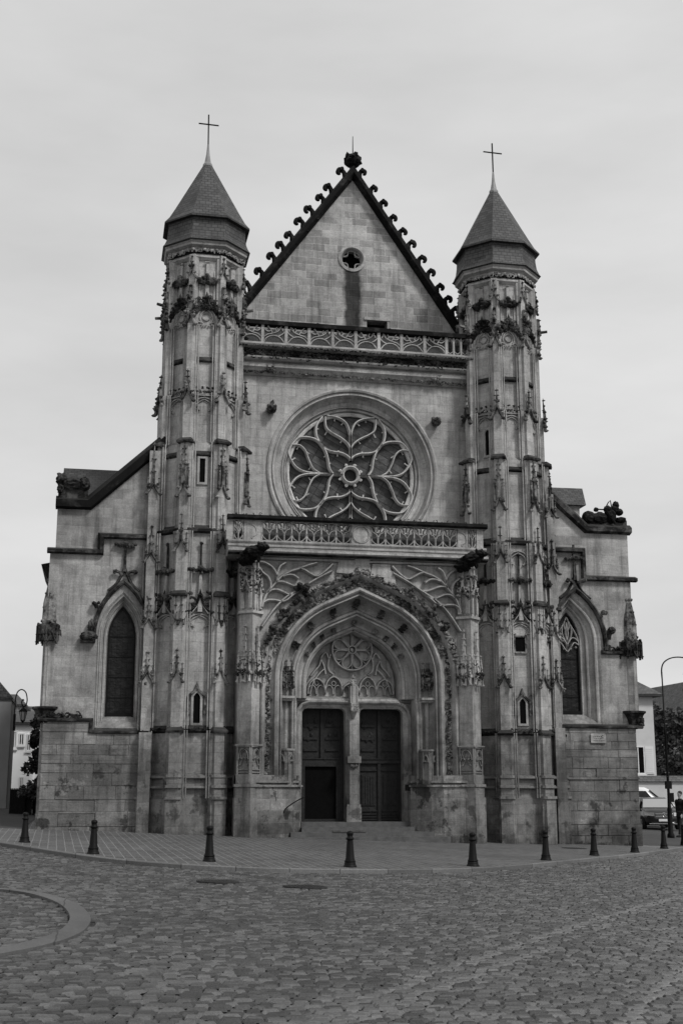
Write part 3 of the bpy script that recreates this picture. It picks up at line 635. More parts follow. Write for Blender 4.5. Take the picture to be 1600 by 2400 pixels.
# ================================================================== portal
TP = FY(-.6); PX = .08; SPR = 4.87
def arch_pts(w_, off, zb, n=12, spr=SPR):                        # pointed arch of half width w_+off from zb up
    W_ = w_; a0 = R_(66); sc = (2.77/1.0946)/W_*W_/2.57 if False else 1.0
    pts = [(W_*math.cos(a0*i/n), W_*math.sin(a0*i/n)) for i in range(n+1)]
    x, y = pts[-1]; ap = W_/math.sin(a0)
    pts += [(x*(1-t), y+(ap-y)*t) for t in (.33, .66)]
    k = 2.77/(2.57/math.sin(a0))
    R = [(PX+x, spr+y*k) for x, y in pts]; Lf = [(2*PX-x, z) for x, z in R]
    apex = (PX, spr+ap*k)
    return [(PX-W_, zb)]+Lf+[apex]+R[::-1]+[(PX+W_, zb)]
def parallel(pts, off):
    out = []; n = len(pts)
    for i, (x, y) in enumerate(pts):
        p, q = pts[max(i-1, 0)], pts[min(i+1, n-1)]; d1 = (x-p[0], y-p[1]); d2 = (q[0]-x, q[1]-y)
        l1 = math.hypot(*d1); l2 = math.hypot(*d2)
        if l1 < 1e-9: d1, l1 = d2, l2
        if l2 < 1e-9: d2, l2 = d1, l1
        n1 = (-d1[1]/l1, d1[0]/l1); n2 = (-d2[1]/l2, d2[0]/l2); nx, ny = n1[0]+n2[0], n1[1]+n2[1]; l = math.hypot(nx, ny); nx /= l; ny /= l
        s = 1/max(.35, nx*n1[0]+ny*n1[1]); out.append((x+nx*off*s, y+ny*off*s))
    return out
REF = arch_pts(2.57, 0, -.3); XL, XR = -3.62, 3.86
m = MB(); outer_arch = parallel(REF, .44)
face = [(XL, -.5), (outer_arch[0][0], -.5)]+outer_arch+[(outer_arch[-1][0], -.5), (XR, -.5), (XR, 8.62), (XL, 8.62)]
plate(m, TP, face, [], -.4, 1.34)
portal = m.build('portal', 'carved_light', church)
m = MB()
sweep(m, TP, REF, [(.46, 1.32), (.46, 1.40), (.41, 1.42), (.37, 1.38), (.30, 1.26), (.14, 1.20), (.07, 1.24), (.05, 1.30), (.03, 1.36), (-.04, 1.38), (-.09, 1.33), (-.10, 1.24), (-.13, 1.24), (-.15, 1.28), (-.18, 1.28), (-.20, 1.20), (-.20, 1.12), (-.26, .95), (-.34, .83), (-.44, .77), (-.50, .79), (-.52, .85), (-.56, .89), (-.61, .86), (-.63, .78), (-.66, .81), (-.70, .80), (-.72, .70), (-.73, .30)], caps=False)
m.build('outer_arch_moulding', 'arch', portal)
m = MB(); REF2 = arch_pts(2.57, 0, 4.33)
sweep(m, TP, REF2, [(-.71, .70), (-.74, .62), (-.79, .47), (-.86, .39), (-.93, .38), (-.96, .43), (-1.0, .45), (-1.04, .41), (-1.06, .3), (-1.09, .3), (-1.12, .15), (-1.12, 0), (-1.12, -.2)], caps=False)
m.build('inner_arch_moulding', 'arch', portal)
# tympanum with blind tracery
inn = parallel(REF2, -1.13)
m = MB(); prism(m, TP, inn[1:-1]+[(inn[-1][0], 4.2), (inn[0][0], 4.2)] if False else [(inn[0][0], 4.2)]+inn[1:-1]+[(inn[-1][0], 4.2)], -.45, -.24)
tym = m.build('tympanum', 'carved_light', portal)
m = MB(); TT = FY(-.36); f = lambda px, py: at(px, py, -.42)
def pc(pts): return [f(540+x/2.613, 1260+y/2.613) for x, y in pts]
cxr, czr = f(540+741/2.613, 1260+690/2.613); RR = .64
for r, w_ in ((RR, .05), (.12, .03)): sweep(m, TT, circ(cxr, czr, r, 36), [(w_, 0), (w_*.4, .21), (-w_*.4, .21), (-w_, 0)], closed=True)
for k in range(8):
    a = k*math.pi/4+math.pi/8
    for s in (-1, 1):
        rib(m, TT, cr([(cxr+r*math.cos(a+s*o), czr+r*math.sin(a+s*o)) for r, o in ((.14, .20), (.30, .34), (.46, .33), (.57, .18), (.60, 0))], 3)[::s], .032, .17)
    rib(m, TT, [(cxr+.14*math.cos(a+math.pi/8), czr+.14*math.sin(a+math.pi/8)), (cxr+.6*math.cos(a+math.pi/8), czr+.6*math.sin(a+math.pi/8))], .024, .14)
zb0 = 4.50
for k in range(5):
    xa = PX-1.36+k*.545; xm = xa+.2725; xb = xa+.545
    if k < 5:
        hh = .55 if k in (1, 3) else .48
        if k == 2: hh = .35
        rib(m, TT, cr([(xa, zb0), (xa+.02, zb0+hh*.45), (xa+.10, zb0+hh*.8), (xm, zb0+hh), (xb-.10, zb0+hh*.8), (xb-.02, zb0+hh*.45), (xb, zb0)], 4), .036, .19)
        for q in (xa+.136, xm+.136):
            rib(m, TT, cr([(q-.12, zb0), (q-.10, zb0+.2), (q, zb0+.28), (q+.10, zb0+.2), (q+.12, zb0)], 3), .024, .13)
        rib(m, TT, cr(circ(xm, zb0+.34, .07, 8), 1), .018, .12, closed=True)
for s in (-1, 1):
    for pts in ([(1.30, .0), (1.20, .35), (1.02, .62), (.86, .78)], [(.80, .62), (.86, .9), (.95, 1.12), (.80, 1.30), (.70, 1.1)], [(.95, 1.12), (1.0, .9), (1.15, .72), (1.28, .55)], [(.55, .62), (.70, .75), (.72, 1.0), (.64, 1.25)]):
        rib(m, TT, cr([(PX+s*x, zb0+z) for x, z in pts], 4)[::s], .034, .17)
    for q in ((.62, .62), (.5, .75)): blob(m, TT, (PX+s*q[0], zb0+q[1], .03), .05)
blob(m, TT, (cxr, czr, .08), (.07, .07, .1)); m.build('tracery', 'carved_light', tym)
# lintel, trumeau and doors
def rrect(x0, x1, z0, z1, r): return [(x0, z0), (x1, z0), (x1, z1-r)]+[(x1-r+r*math.cos(t), z1-r+r*math.sin(t)) for t in (R_(22), R_(45), R_(68))]+[(x1-r, z1), (x0+r, z1)]+[(x0+r-r*math.sin(t), z1-r+r*math.cos(t)) for t in (R_(22), R_(45), R_(68))]+[(x0, z1-r)]
D1 = rrect(-1.50, -.13, .60, 4.05, .16); D2 = rrect(.31, 1.70, .60, 4.05, .16)
def half(poly): return poly
m = MB(); plate(m, TP, [(-1.90, -.3), (2.02, -.3), (2.02, 4.34), (-1.90, 4.34)], [D1, D2], -.35, .12)
m.build('door_surround', 'carved_light', portal)
m = MB(); S0 = rrect(-1.62, 1.82, .3, 4.17, .3)
q = [(-1.66, .6), (-1.66, 3.75)]+[(-1.36-.30*math.cos(t), 3.75+.42*math.sin(t)) for t in (R_(30), R_(60))]+[(-1.30, 4.19), (1.50, 4.19)]+[(1.54+.30*math.sin(t), 3.75+.42*math.cos(t)) for t in (R_(30), R_(60))]+[(1.86, 3.75), (1.86, .6)]
sweep(m, TP, q, [(.10, .12), (.08, .30), (.04, .34), (0, .30), (-.04, .2), (-.12, .13)], caps=False)
m.build('door_moulding', 'carved_light', portal)
m = MB(); sweep(m, TP, [(-1.84, 4.28), (1.98, 4.28)], [(.14, .0), (.10, .16), (.06, .22), (.0, .24), (-.04, .20), (-.06, .1)], caps=True)
m.build('lintel', 'carved_light', portal)
m = MB(); prism(m, lambda a, c, b: TP(a, b, c), [(-.10, 0), (.28, 0), (.28, .16), (.21, .30), (-.03, .30), (-.10, .16)], .3, 3.7)
box(m, TP, -.14, .32, .3, 1.05, .0, .34); box(m, TP, -.12, .30, 1.05, 1.15, 0, .33); box(m, TP, -.12, .30, 2.38, 2.58, 0, .42)
for k in range(5): blob(m, TP, (.02+.035*k, 2.30-.02*(k % 2), .34), .06)
tru = m.build('trumeau', 'carved_light', portal)
m = MB(); box(m, TP, -.03, .21, 3.98, 4.2, .1, .52); tbox(m, TP, .09, 3.72, 3.98, .1, .03, .1, .10, .34)
for s in (-1, 1): box(m, TP, .09+s*.10-.02, .09+s*.10+.02, 4.2, 4.72, .12, .42); gablet(m, TP, .09+s*.06, 4.0, .5, .05, .16, .015)
box(m, TP, .03, .15, 4.2, 4.8, .1, .40); spike(m, TP, .09, 4.75, 5.0, .2, .05); frieze(m, TP, [(-.02, 4.0), (.2, 4.0)], .12, .5, 10, .035)
m.build('statue_canopy', 'carved_light', tru)
def door(x0, x1, opened, label):
    mm = MB(); box(mm, TP, x0-.05, x1+.05, .55, 4.1, -.34, -.26)
    for z in (2.44, ): box(mm, TP, x0, x1, z-.06, z+.06, -.26, -.18); box(mm, TP, x0, x1, z+.06, z+.09, -.26, -.15)
    xm = (x0+x1)/2
    for a, b_ in ((x0, x0+.07), (x1-.07, x1), (xm-.045, xm+.045)): box(mm, TP, a, b_, 2.53, 4.1, -.26, -.20)
    for xx in ((x0+xm)/2, (x1+xm)/2):
        for z in (2.75, 3.10, 3.50): box(mm, TP, xx-.22, xx+.22, z, z+.07, -.26, -.22)
        for _ in range(6): blob(mm, TP, (xx+random.uniform(-.15, .15), random.uniform(3.1, 3.9), -.24), (.06, .09, .03))
    if not opened:
        for a, b_ in ((x0, x0+.07), (x1-.07, x1), (xm-.05, xm+.05)): box(mm, TP, a, b_, .55, 2.38, -.26, -.20)
        for xx in ((x0+xm)/2, (x1+xm)/2):
            for z in (.66, .74, .82, .92, 2.15): box(mm, TP, xx-.27, xx+.27, z, z+.035, -.26, -.215)
            box(mm, TP, xx-.22, xx+.22, 1.1, 2.05, -.26, -.23)
            for k in range(5): box(mm, TP, xx-.18+k*.08, xx-.15+k*.08, 1.15, 2.0, -.23, -.21)
    o = mm.build('door', 'wood', portal); tag(o, label)
    if opened:
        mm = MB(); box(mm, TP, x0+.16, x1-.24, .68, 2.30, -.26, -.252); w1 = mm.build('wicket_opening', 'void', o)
        mm = MB(); plate(mm, TP, [(x0, .6), (x1, .6), (x1, 2.38), (x0, 2.38)], [[(x0+.15, .7), (x1-.24, .7), (x1-.24, 2.28), (x0+.15, 2.28)]], -.25, -.17); mm.build('wicket_frame', 'wood', o)
    return o
door(-1.50, -.13, True, 'dark oak door with its lower wicket standing open'); door(.31, 1.70, False, 'dark oak door with panelled lower half closed')
# steps
m = MB()
for i, (x0, x1, z, c0) in enumerate(((-1.55, 1.80, .62, .42), (-1.60, 1.86, .48, .85), (-2.0, 2.35, .35, 1.30), (-2.35, 2.75, .22, 1.66))):
    box(m, TP, x0, x1, -.4, z, -.3, c0)
m.build('steps', 'step', portal)
m = MB(); box(m, TP, -.75, .25, .352, .40, 1.2, 1.32); m.build('step_edge', 'carved_light', portal)
# splayed jamb plinths (plan polygons) and their moulded tops
for s, xo, xi in ((-1, XL, -1.60), (1, XR, 1.80)):
    m = MB()
    pl = [(xo, .4), (xo, 1.50), (xo-s*.55, 1.62), (xo-s*.95, 1.60), (xi+s*.80, 1.50), (xi+s*.48, 1.25), (xi+s*.20, .85), (xi, .60), (xi, .0)]
    if s > 0: pl = [(a, c) for a, c in pl]
    prism(m, lambda a, c, b: TP(a, b, c), pl if s < 0 else pl[::-1], -.5, 1.66)
    for zz, e in ((1.66, .05), (1.78, .0)):
        q = [(a-s*e if 0 < i < 8 and i > 3 else a, c+e) for i, (a, c) in enumerate(pl)]
        prism(m, lambda a, c, b: TP(a, b, c), q if s < 0 else q[::-1], zz, zz+.06)
    q = [(a+s*.04, c-.10) for a, c in pl]; prism(m, lambda a, c, b: TP(a, b, c), q if s < 0 else q[::-1], 1.66, 2.0)
    m.build('plinth', 'foot', portal)
# foliage band round the arch, broken away at the left foot and over the apex
m = MB(); band = parallel(REF, .24)
frieze(m, TP, [p for p in band if p[1] > 5.5], .30, 1.24, 480, .072)
frieze(m, TP, [p for p in parallel(REF, .50) if p[1] > 5.2], .12, 1.42, 150, .075)
fo = m.build('arch_foliage', 'carved', portal)
m = MB(); 
for s in (-1, 1): frieze(m, TP, [(PX+s*2.81, 1.9), (PX+s*2.81, 5.6)], .14, 1.22, 130, .06)
m.build('jamb_vine', 'carved', portal)
m = MB()
for t, sz in ((.17, .16), (.26, .15), (.36, .26), (.64, .16), (.74, .17), (.83, .15)):
    m = MB(); ba = parallel(REF, .52); i = 1+int(t*(len(ba)-3)); x, z = ba[i]
    for _ in range(14): blob(m, TP, (x+random.uniform(-sz, sz), z+random.uniform(-sz, sz), 1.45+random.uniform(0, .25)), sz*random.uniform(.3, .55))
    m.build('hood_crocket', 'crust', portal)
m = MB(); 
for x, z, w_ in ((-.35, 8.28, .32), (.15, 8.36, .28), (.75, 8.20, .36), (1.0, 8.0, .2)): prism(m, TP, [(x-w_, z-.18), (x+w_, z-.22), (x+w_*.7, z+.2), (x-w_*.8, z+.2)], 1.3, 1.44+.017*x+random.uniform(0, .02))
m.build('broken_crown', 'carved_light', portal)
# spandrel tracery
mS = {1: MB(), -1: MB()}; TS = FY(-1.94)
sp_ = [[(606, 1318), (621, 1321), (637, 1332), (646, 1346), (648, 1358), (647, 1366)], [(667, 1321), (655, 1329), (649, 1343), (647, 1358)], [(606, 1332), (615, 1344), (626, 1353), (632, 1366), (632, 1379), (624, 1392)],
       [(612, 1424), (615, 1415), (621, 1398), (632, 1382), (646, 1366), (659, 1352), (679, 1341), (698, 1335), (721, 1326), (741, 1321)], [(617, 1413), (626, 1408), (643, 1408), (658, 1411), (670, 1408), (682, 1398), (704, 1382)],
       [(627, 1390), (637, 1384), (650, 1384), (664, 1390), (676, 1395), (687, 1393), (704, 1382)], [(643, 1367), (652, 1365), (664, 1366), (679, 1372), (695, 1378), (704, 1378)], [(661, 1353), (673, 1349), (686, 1350), (698, 1358)],
       [(704, 1335), (713, 1338), (725, 1346), (738, 1352), (748, 1349), (764, 1337), (777, 1324)], [(602, 1318), (602, 1440)], [(612, 1470), (640, 1430), (670, 1400), (704, 1380), (740, 1358), (775, 1340)]]
for pts in sp_:
    w3 = [at(x, y, -1.94) for x, y in pts]
    for s in (1, -1):
        q = cr([(x if s > 0 else 2*.135-x, z) for x, z in w3], 5)
        sweep(mS[s], TS, q, [(.055, -.02), (.05, .10), (.015, .21), (-.015, .21), (-.05, .10), (-.055, -.02)])
for s in (1, -1): mS[s].build('spandrel_tracery', 'carved_light', portal)
# cornice over the portal, terrace and balustrade
x0, x1 = -4.04, 4.12
m = MB(); T2 = FY(-2.0)
sweep(m, T2, [(x0, 8.60), (x1, 8.60)], [(.36, -1.9), (.36, .13), (.33, .16), (.29, .13), (.27, .18), (.21, .18), (.18, .14), (.16, .25), (.10, .33), (.04, .34), (.0, .30), (-.02, .18), (-.06, .05), (-.06, -1.0)])
box(m, T2, XL+.1, XR-.1, 8.44, 8.50, 0, .04)
pc_ = m.build('portal_cornice', 'carved_light', portal)
m = MB(); sweep(m, T2, [(x0, 8.59), (x1, 8.59)], [(.02, .30), (.0, .31), (-.03, .20), (-.04, .1)]); 
m.build('cornice_drip', 'crust', pc_)
TBL = FY(-2.06); lb = MB(); zb, zt = 9.0, 9.61; H = zt-zb
X = lambda p: at(p, 1255, -2.05)[0]
box(lb, TBL, x0, x1, zb-.05, zb+.01, -.12, .10); box(lb, TBL, x0, x1, zt-.01, zt+.04, -.12, .10)
for a, b_ in ((530, 547), (569, 612), (821, 868), (1069, 1096), (1113, 1130)):
    xa, xb = X(a), X(b_); box(lb, TBL, xa, xb, zb, zt, -.06, .06)
xm = X(845); sweep(lb, TBL, circ(xm, zb+H*.5, .26, 28), [(.03, .06), (.01, .10), (-.015, .10), (-.03, .06)], closed=True)
for xx in (X(593), X(1083)): rib(lb, TBL, cr([(xx-.15, zt-.08), (xx+.05, zt-.18), (xx+.1, zb+.2), (xx-.05, zb+.1), (xx-.02, zb+.05)], 4), .018, .03, .05)
for a, b_, n_ in ((613, 821, 6), (868, 1069, 6), (547, 569, 1), (1096, 1113, 1)):
    xa, xb = X(a), X(b_); W_ = (xb-xa)/n_
    for k in range(n_+1): box(lb, TBL, xa+k*W_-.02, xa+k*W_+.02, zb, zt, -.05, .06)
    for k in range(n_):
        u0 = xa+k*W_; ff = lambda u, v: (u0+W_*u, zb+H*v)
        for pts in ([(.5, 0), (.5, .42)], [(.5, .38), (.36, .56), (.14, .66), (.03, .90)], [(.5, .38), (.64, .56), (.86, .66), (.97, .90)], [(0, .42), (.08, .22), (.3, .06), (.48, .02)], [(1, .42), (.92, .22), (.7, .06), (.52, .02)], [(.5, 1), (.5, .72)], [(.06, .97), (.2, .93), (.32, .78), (.30, .66)], [(.94, .97), (.8, .93), (.68, .78), (.70, .66)]):
            q = cr([ff(*p) for p in pts], 4) if len(pts) > 2 else [ff(*p) for p in pts]
            sweep(lb, TBL, q, [(.022, -.04), (.02, .03), (.006, .06), (-.006, .06), (-.02, .03), (-.022, -.04)])
lbo = lb.build('balustrade', 'carved_light', portal)
m = MB(); sweep(m, TBL, [(x0-.02, 9.64), (x1+.02, 9.64)], [(.15, -.22), (.17, .0), (.13, .20), (.03, .23), (-.02, .18), (-.02, -.2)]); frieze(m, TBL, [(x0, 9.80), (x1, 9.80)], .04, .05, 50, .04)
m.build('rail', 'black', lbo)
m = MB(); prism(m, lambda c, b, a: T0(a, b, c), [(1.9, 8.7), (1.9, 9.06), (1.05, 9.60), (.02, 9.66), (.02, 8.7)], TL+1.3, TR-1.3); m.build('terrace_dark_backing', 'slate_dark', portal)  # added dark lean-to, blocks the view so the lower openings read dark
# portal piers: prow-shaped, with niches, pinnacles and gargoyles
def pier(xa, xv, xb, s):
    TT_ = FY(-1.9); m = MB()
    def pr(z0, z1, e=0.): prism(m, lambda a, c, b: TT_(a, b, c), [(xa-e, -.3), (xb+e, -.3), (xb+e, .12+e), (xv, .46+e), (xa-e, .12+e)], z0, z1)
    pr(-.5, 1.35, .06); pr(1.35, 1.66, .03); pr(1.66, 1.74, .07); pr(1.74, 2.02, .02); pr(2.02, 2.84, -.03); pr(2.84, 2.88, .06); pr(2.88, 4.9, -.05); pr(4.9, 6.75, -.05); pr(6.75, 6.83, .02); pr(6.83, 8.56, -.07)
    p = m.build('pier', 'carved_light', portal)
    # facet frames
    fr = []
    for (p0, p1) in (((xa, .12), (xv, .46)), ((xv, .46), (xb, .12))):
        mx_, mc = (p0[0]+p1[0])/2, (p0[1]+p1[1])/2; ln = math.hypot(p1[0]-p0[0], p1[1]-p0[1]); ux, uc = (p1[0]-p0[0])/ln, (p1[1]-p0[1])/ln
        nx, nc = -uc, ux
        fr.append((ln, lambda a, b, c, mx_=mx_, mc=mc, ux=ux, uc=uc, nx=nx, nc=nc: TT_(mx_+ux*a+nx*(c-.03), b, mc+uc*a+nc*(c-.03))))
    m = MB(); D = MB()
    for ln, T in fr:
        h = ln/2
        for sg in (-1, 1): tube(m, T, [(sg*(h-.03), 1.78, .03), (sg*(h-.03), 2.84, .03)], .03, 5)
        trefoil(m, T, 0, 2.45, .0, h*.7, .3, .02); gablet(m, T, 0, 2.3, .0, h*.5, .25, .02); 
        for z in (2.06, 2.14): box(m, T, -h*.7, h*.7, z, z+.03, -.02, .04)
        box(m, T, -h, h, 2.80, 2.86, 0, .07)
        # canopy at 4.75-5.6
        for q in (-.5, .5):
            gablet(m, T, q*h, 4.72, .10, h*.42, .28, .022); 
        box(m, T, -h*.95, h*.95, 4.93, 5.02, 0, .14); frieze(D, T, [(-h, 4.98), (h, 4.98)], .16, .13, 26, .05)
        for q in (-.8, -.27, .27, .8): tbox(m, T, q*h, 4.68, 5.25, .06, .022, .08, .018, .06); spike(m, T, q*h, 5.25, 5.6, .06, .03)
        frieze(D, T, [(-h, 5.25), (h, 5.25)], .2, .08, 14, .045)
        tbox(m, T, 0, 5.0, 6.0, .02, .05, .10, .03, .05); spike(m, T, 0, 5.75, 6.35, .03, .04)
        # upper shaft
        box(m, T, -h*.75, -h*.35, 6.9, 7.55, 0, .05); box(m, T, h*.35, h*.75, 6.9, 7.55, 0, .05); gablet(m, T, 0, 7.5, .02, h*.65, .34, .03)
        spike(m, T, 0, 7.75, 8.35, .0, .045)
        for sg in (-1, 1): spike(m, T, sg*h*.7, 7.6, 8.1, .0, .03)
        frieze(D, T, [(0, 7.35), (0, 8.1)], h*1.6, .04, 26, .05)
    m.build('pier_niche', 'carved_light', p); D.build('pier_carving', 'crust', p)
    return p
pier(-3.64, -3.27, -2.93, -1); pier(3.12, 3.50, 3.86, 1)
def gargoyle(px, py, s):
    x, z = at(px, py, -2.6); m = MB(); T = FY(-2.2)
    lump(m, T, (x-.08, z-.05, .15), (.27, .20, .30), .35, 2.0, px); lump(m, T, (x+.06, z+.05, .42), (.30, .17, .26), .35, 2.4, px+3)
    lump(m, T, (x+.26, z+.16, .58), (.17, .13, .18), .3, 2.4, 1.); lump(m, T, (x-.18, z-.18, .12), (.26, .15, .22), .4, 2.4, 6.); lump(m, T, (x+.36, z+.13, .70), (.10, .07, .12), .3, 2.4, 2.)
    for q in (-1, 1): lump(m, T, (x+.24+q*.09, z+.27, .5), (.04, .08, .05), .3, 2, 1); lump(m, T, (x+q*.17, z-.14, .40), (.06, .13, .10), .3, 2, 2)
    m.build('gargoyle', 'black', portal)
gargoyle(593, 1296, 1); gargoyle(1103, 1312, 1)
# statue canopies and pedestals in the arch hollows
def arch_box(t, off, c, w_, h, deep, mm):
    P = parallel(REF, off); n = len(P); u = t*(n-1); i = min(int(u), n-2); fq = u-i
    x = P[i][0]*(1-fq)+P[i+1][0]*fq; z = P[i][1]*(1-fq)+P[i+1][1]*fq; d = math.atan2(P[i+1][1]-P[i][1], P[i+1][0]-P[i][0])
    ux, uz = math.cos(d), math.sin(d)
    if x > PX: ux, uz = -ux, -uz
    T = lambda a, b, cc: TP(x+ux*b-uz*a, z+uz*b+ux*a, c+cc)
    box(mm, T, -w_, w_, -h*.3, h*.3, 0, deep*.8)
    for q in (-1, 0, 1): gablet(mm, T, q*w_*.7, -h*.45, deep*.8, w_*.32, h*.6, .018); box(mm, T, q*w_*.95-.015, q*w_*.95+.015, -h*.5, h*.4, 0, deep)
    frieze(mm, T, [(-w_, h*.25), (w_, h*.25)], .06, deep*.7, 8, .035)
NREF = len(REF)-1
for t in (.195, .31, .42, .5, .58, .69, .805):
    m = MB(); arch_box(t, -.35, .84, .17 if t == .5 else .13, .2, .18, m); m.build('arch_canopy', 'crust', portal)
for t in (.2, .27, .34, .41, .5, .59, .66, .73, .8):
    m = MB(); arch_box(t, -.86, .40, .07, .11, .09, m); m.build('arch_canopy', 'carved', portal)
for s in (-1, 1):
    xc = PX+s*(2.57-.36); m = MB()
    for z0, z1, w_, c1 in ((4.70, 4.95, .19, 1.10), (4.95, 5.10, .15, 1.05), (5.10, 5.25, .09, .98)): box(m, TP, xc-w_, xc+w_, z0, z1, .75, c1)
    for q in (-.15, 0, .15): gablet(m, TP, xc+q, 4.62, 1.08, .07, .24, .022); spike(m, TP, xc+q, 4.95, 5.4, .98, .03); box(m, TP, xc+q*1.25-.02, xc+q*1.25+.02, 4.55, 4.95, 1.0, 1.12)
    frieze(m, TP, [(xc-.2, 5.0), (xc+.2, 5.0)], .2, 1.05, 26, .05); m.build('statue_canopy', 'carved', portal)
    m = MB(); box(m, TP, xc-.24, xc+.24, 4.27, 4.34, .75, 1.18); box(m, TP, xc-.2, xc+.2, 4.2, 4.27, .75, 1.1); m.build('niche_ledge', 'carved_light', portal)
    m = MB(); prism(m, lambda a, c, b: TP(a, b, c), [(xc-.22, .7), (xc+.22, .7), (xc+.22, 1.05), (xc, 1.2), (xc-.22, 1.05)], 1.7, 2.72)
    prism(m, lambda a, c, b: TP(a, b, c), [(xc-.27, .7), (xc+.27, .7), (xc+.27, 1.08), (xc, 1.25), (xc-.27, 1.08)], 2.72, 2.78)
    for q in (-.11, .11):
        T = FA(*TP(xc+q, 0, 1.12)[:2], 0.6*(-1 if q < 0 else 1), 0.0); trefoil(m, T, 0, 2.4, .02, .08, .2, .015); box(m, T, -.11, -.09, 1.75, 2.7, .0, .05); box(m, T, .09, .11, 1.75, 2.7, 0, .05)
    m.build('pedestal', 'carved_light', portal)
    m = MB(); tube(m, TP, [(xc, 2.78, .86), (xc, 4.2, .86)], .07, 8); tube(m, TP, [(xc-s*.3, 1.9, .83), (xc-s*.3, 4.2, .83)], .05, 8); m.build('colonnette', 'carved_light', portal)
# handrail and letter box by the doors
m = MB(); a = at(662, 1893, -1.9); b_ = at(700, 1866, -1.5)
tube(m, IDT, cr([(a[0], -2.2, a[1]-.16), (a[0]+.02, -2.28, a[1]-.05), (a[0]+.25, -2.22, a[1]+.12), (b_[0]+.02, -2.0, b_[1]-.06), (b_[0]+.10, -1.75, b_[1]-.05)], 5), .018, 6); hr = m.build('handrail', 'iron', portal)
m = MB(); x, z = at(959, 1847, -1.2); box(m, FY(-1.05), x-.1, x+.1, z-.09, z+.1, 0, .12); m.build('wall_box', 'iron', portal)
# ================================================================== aisles
def gothic(xc, w_, z0, zs, za, n=7):                             # opening outline, counter-clockwise
    h = za-zs; r = (w_*w_+h*h)/(2*w_); cx_ = xc+w_-r; a1 = math.atan2(h, xc-cx_)
    Rt = [(cx_+r*math.cos(a1*i/n), zs+r*math.sin(a1*i/n)) for i in range(n)]
    return [(xc-w_, z0), (xc+w_, z0)]+Rt+[(xc, za)]+[(2*xc-x, z) for x, z in Rt[::-1]]
def window(par, T, xc, w_, z0, zs, za, ext_l, ext_r, depth, tracery, sill_drop=.4):
    m = MB(); o = gothic(xc, w_, z0, zs, za); pathp = [(o[0][0], z0-sill_drop)]+[o[0]]+o[:1:-1]+[o[1]]+[(o[1][0], z0-sill_drop)]          # left jamb up, over, right jamb down
    k = len(pathp)
    prof = []
    for a, c in ((1.0, 0.0), (.97, .03), (.90, .0), (.82, -.05), (.74, -.02), (.66, -.04), (.62, -.14), (.45, -.24), (.38, -.20), (.30, -.23), (.26, -.32), (.12, -.36), (.06, -.33), (0, -.38)):
        prof.append((a, c*depth/.38))
    P = []; n_ = len(pathp)
    for i, (x, z) in enumerate(pathp):
        u = (x-(xc-w_))/(2*w_); ex = ext_l*(1-u)+ext_r*u
        q = parallel(pathp, 1.0)[i]; nx, nz = q[0]-x, q[1]-z
        for a, c in prof: P.append(T(x+nx*a*ex, z+nz*a*ex, c))
    kk = len(prof)
    m.add(P, [(i*kk+a, i*kk+a+1, (i+1)*kk+a+1, (i+1)*kk+a) for i in range(n_-1) for a in range(kk-1)])
    # sloping sill
    m.add([T(xc-w_-ext_l, z0-sill_drop, .03), T(xc+w_+ext_r, z0-sill_drop, .03), T(xc+w_, z0+.02, -depth), T(xc-w_, z0+.02, -depth)], [(0, 1, 2, 3)])
    wn = m.build('window', 'carved_light', par)
    m = MB(); q = gothic(xc, w_+.03, z0-.1, zs, za+.03); prism(m, T, q, -depth-.06, -depth-.03); gl = m.build('glass', 'lancet_glass', wn)
    m = MB(); sweep(m, T, pathp, [(.0, -depth-.03), (0, -depth+.04), (-.05, -depth+.04), (-.05, -depth-.03)])
    box(m, T, xc-w_, xc+w_, z0, z0+.10, -depth-.02, -depth+.05)
    z = z0+.55
    while z < zs+.2: box(m, T, xc-w_, xc+w_, z, z+.02, -depth-.03, -depth-.01); z += .62
    m.build('frame', 'iron', wn)
    if tracery:
        m = MB(); h0 = zs-.12
        hw_ = lambda z: 1 if z < zs else max(.04, 1-max(0, (z-zs)/(za-zs))**1.6)
        Tt = lambda a, b, c: T(xc+(a-xc)*hw_(b), min(b, za-.02), c-depth-.03)
        for pts in ([(-.97, .0), (-.85, .4), (-.5, .75), (0, .98)], [(-1, 0), (-.6, .1), (-.25, -.1), (0, -.22)], [(0, -.22), (-.05, .05), (-.35, .3), (-.55, .55), (-.50, .75)], [(0, -.22), (0, .15), (-.12, .45), (0, .80)], [(-.92, .15), (-.7, .25), (-.4, .25), (-.12, .1)], [(-.2, .55), (-.35, .72), (-.3, .95)]):
            for s in (1, -1): rib(m, Tt, cr([(xc-s*x*w_, h0+y*(za-zs)) for x, y in pts], 5)[::-s], .024, .09)
        for s in (-1, 1):
            for u, v in ((.72, -.1), (.3, -.18)): blob(m, Tt, (xc+s*u*w_, h0+v*.6, .04), .04)
        m.build('tracery', 'carved_light', wn)
    return wn
YA = -.6; TA = FY(YA)
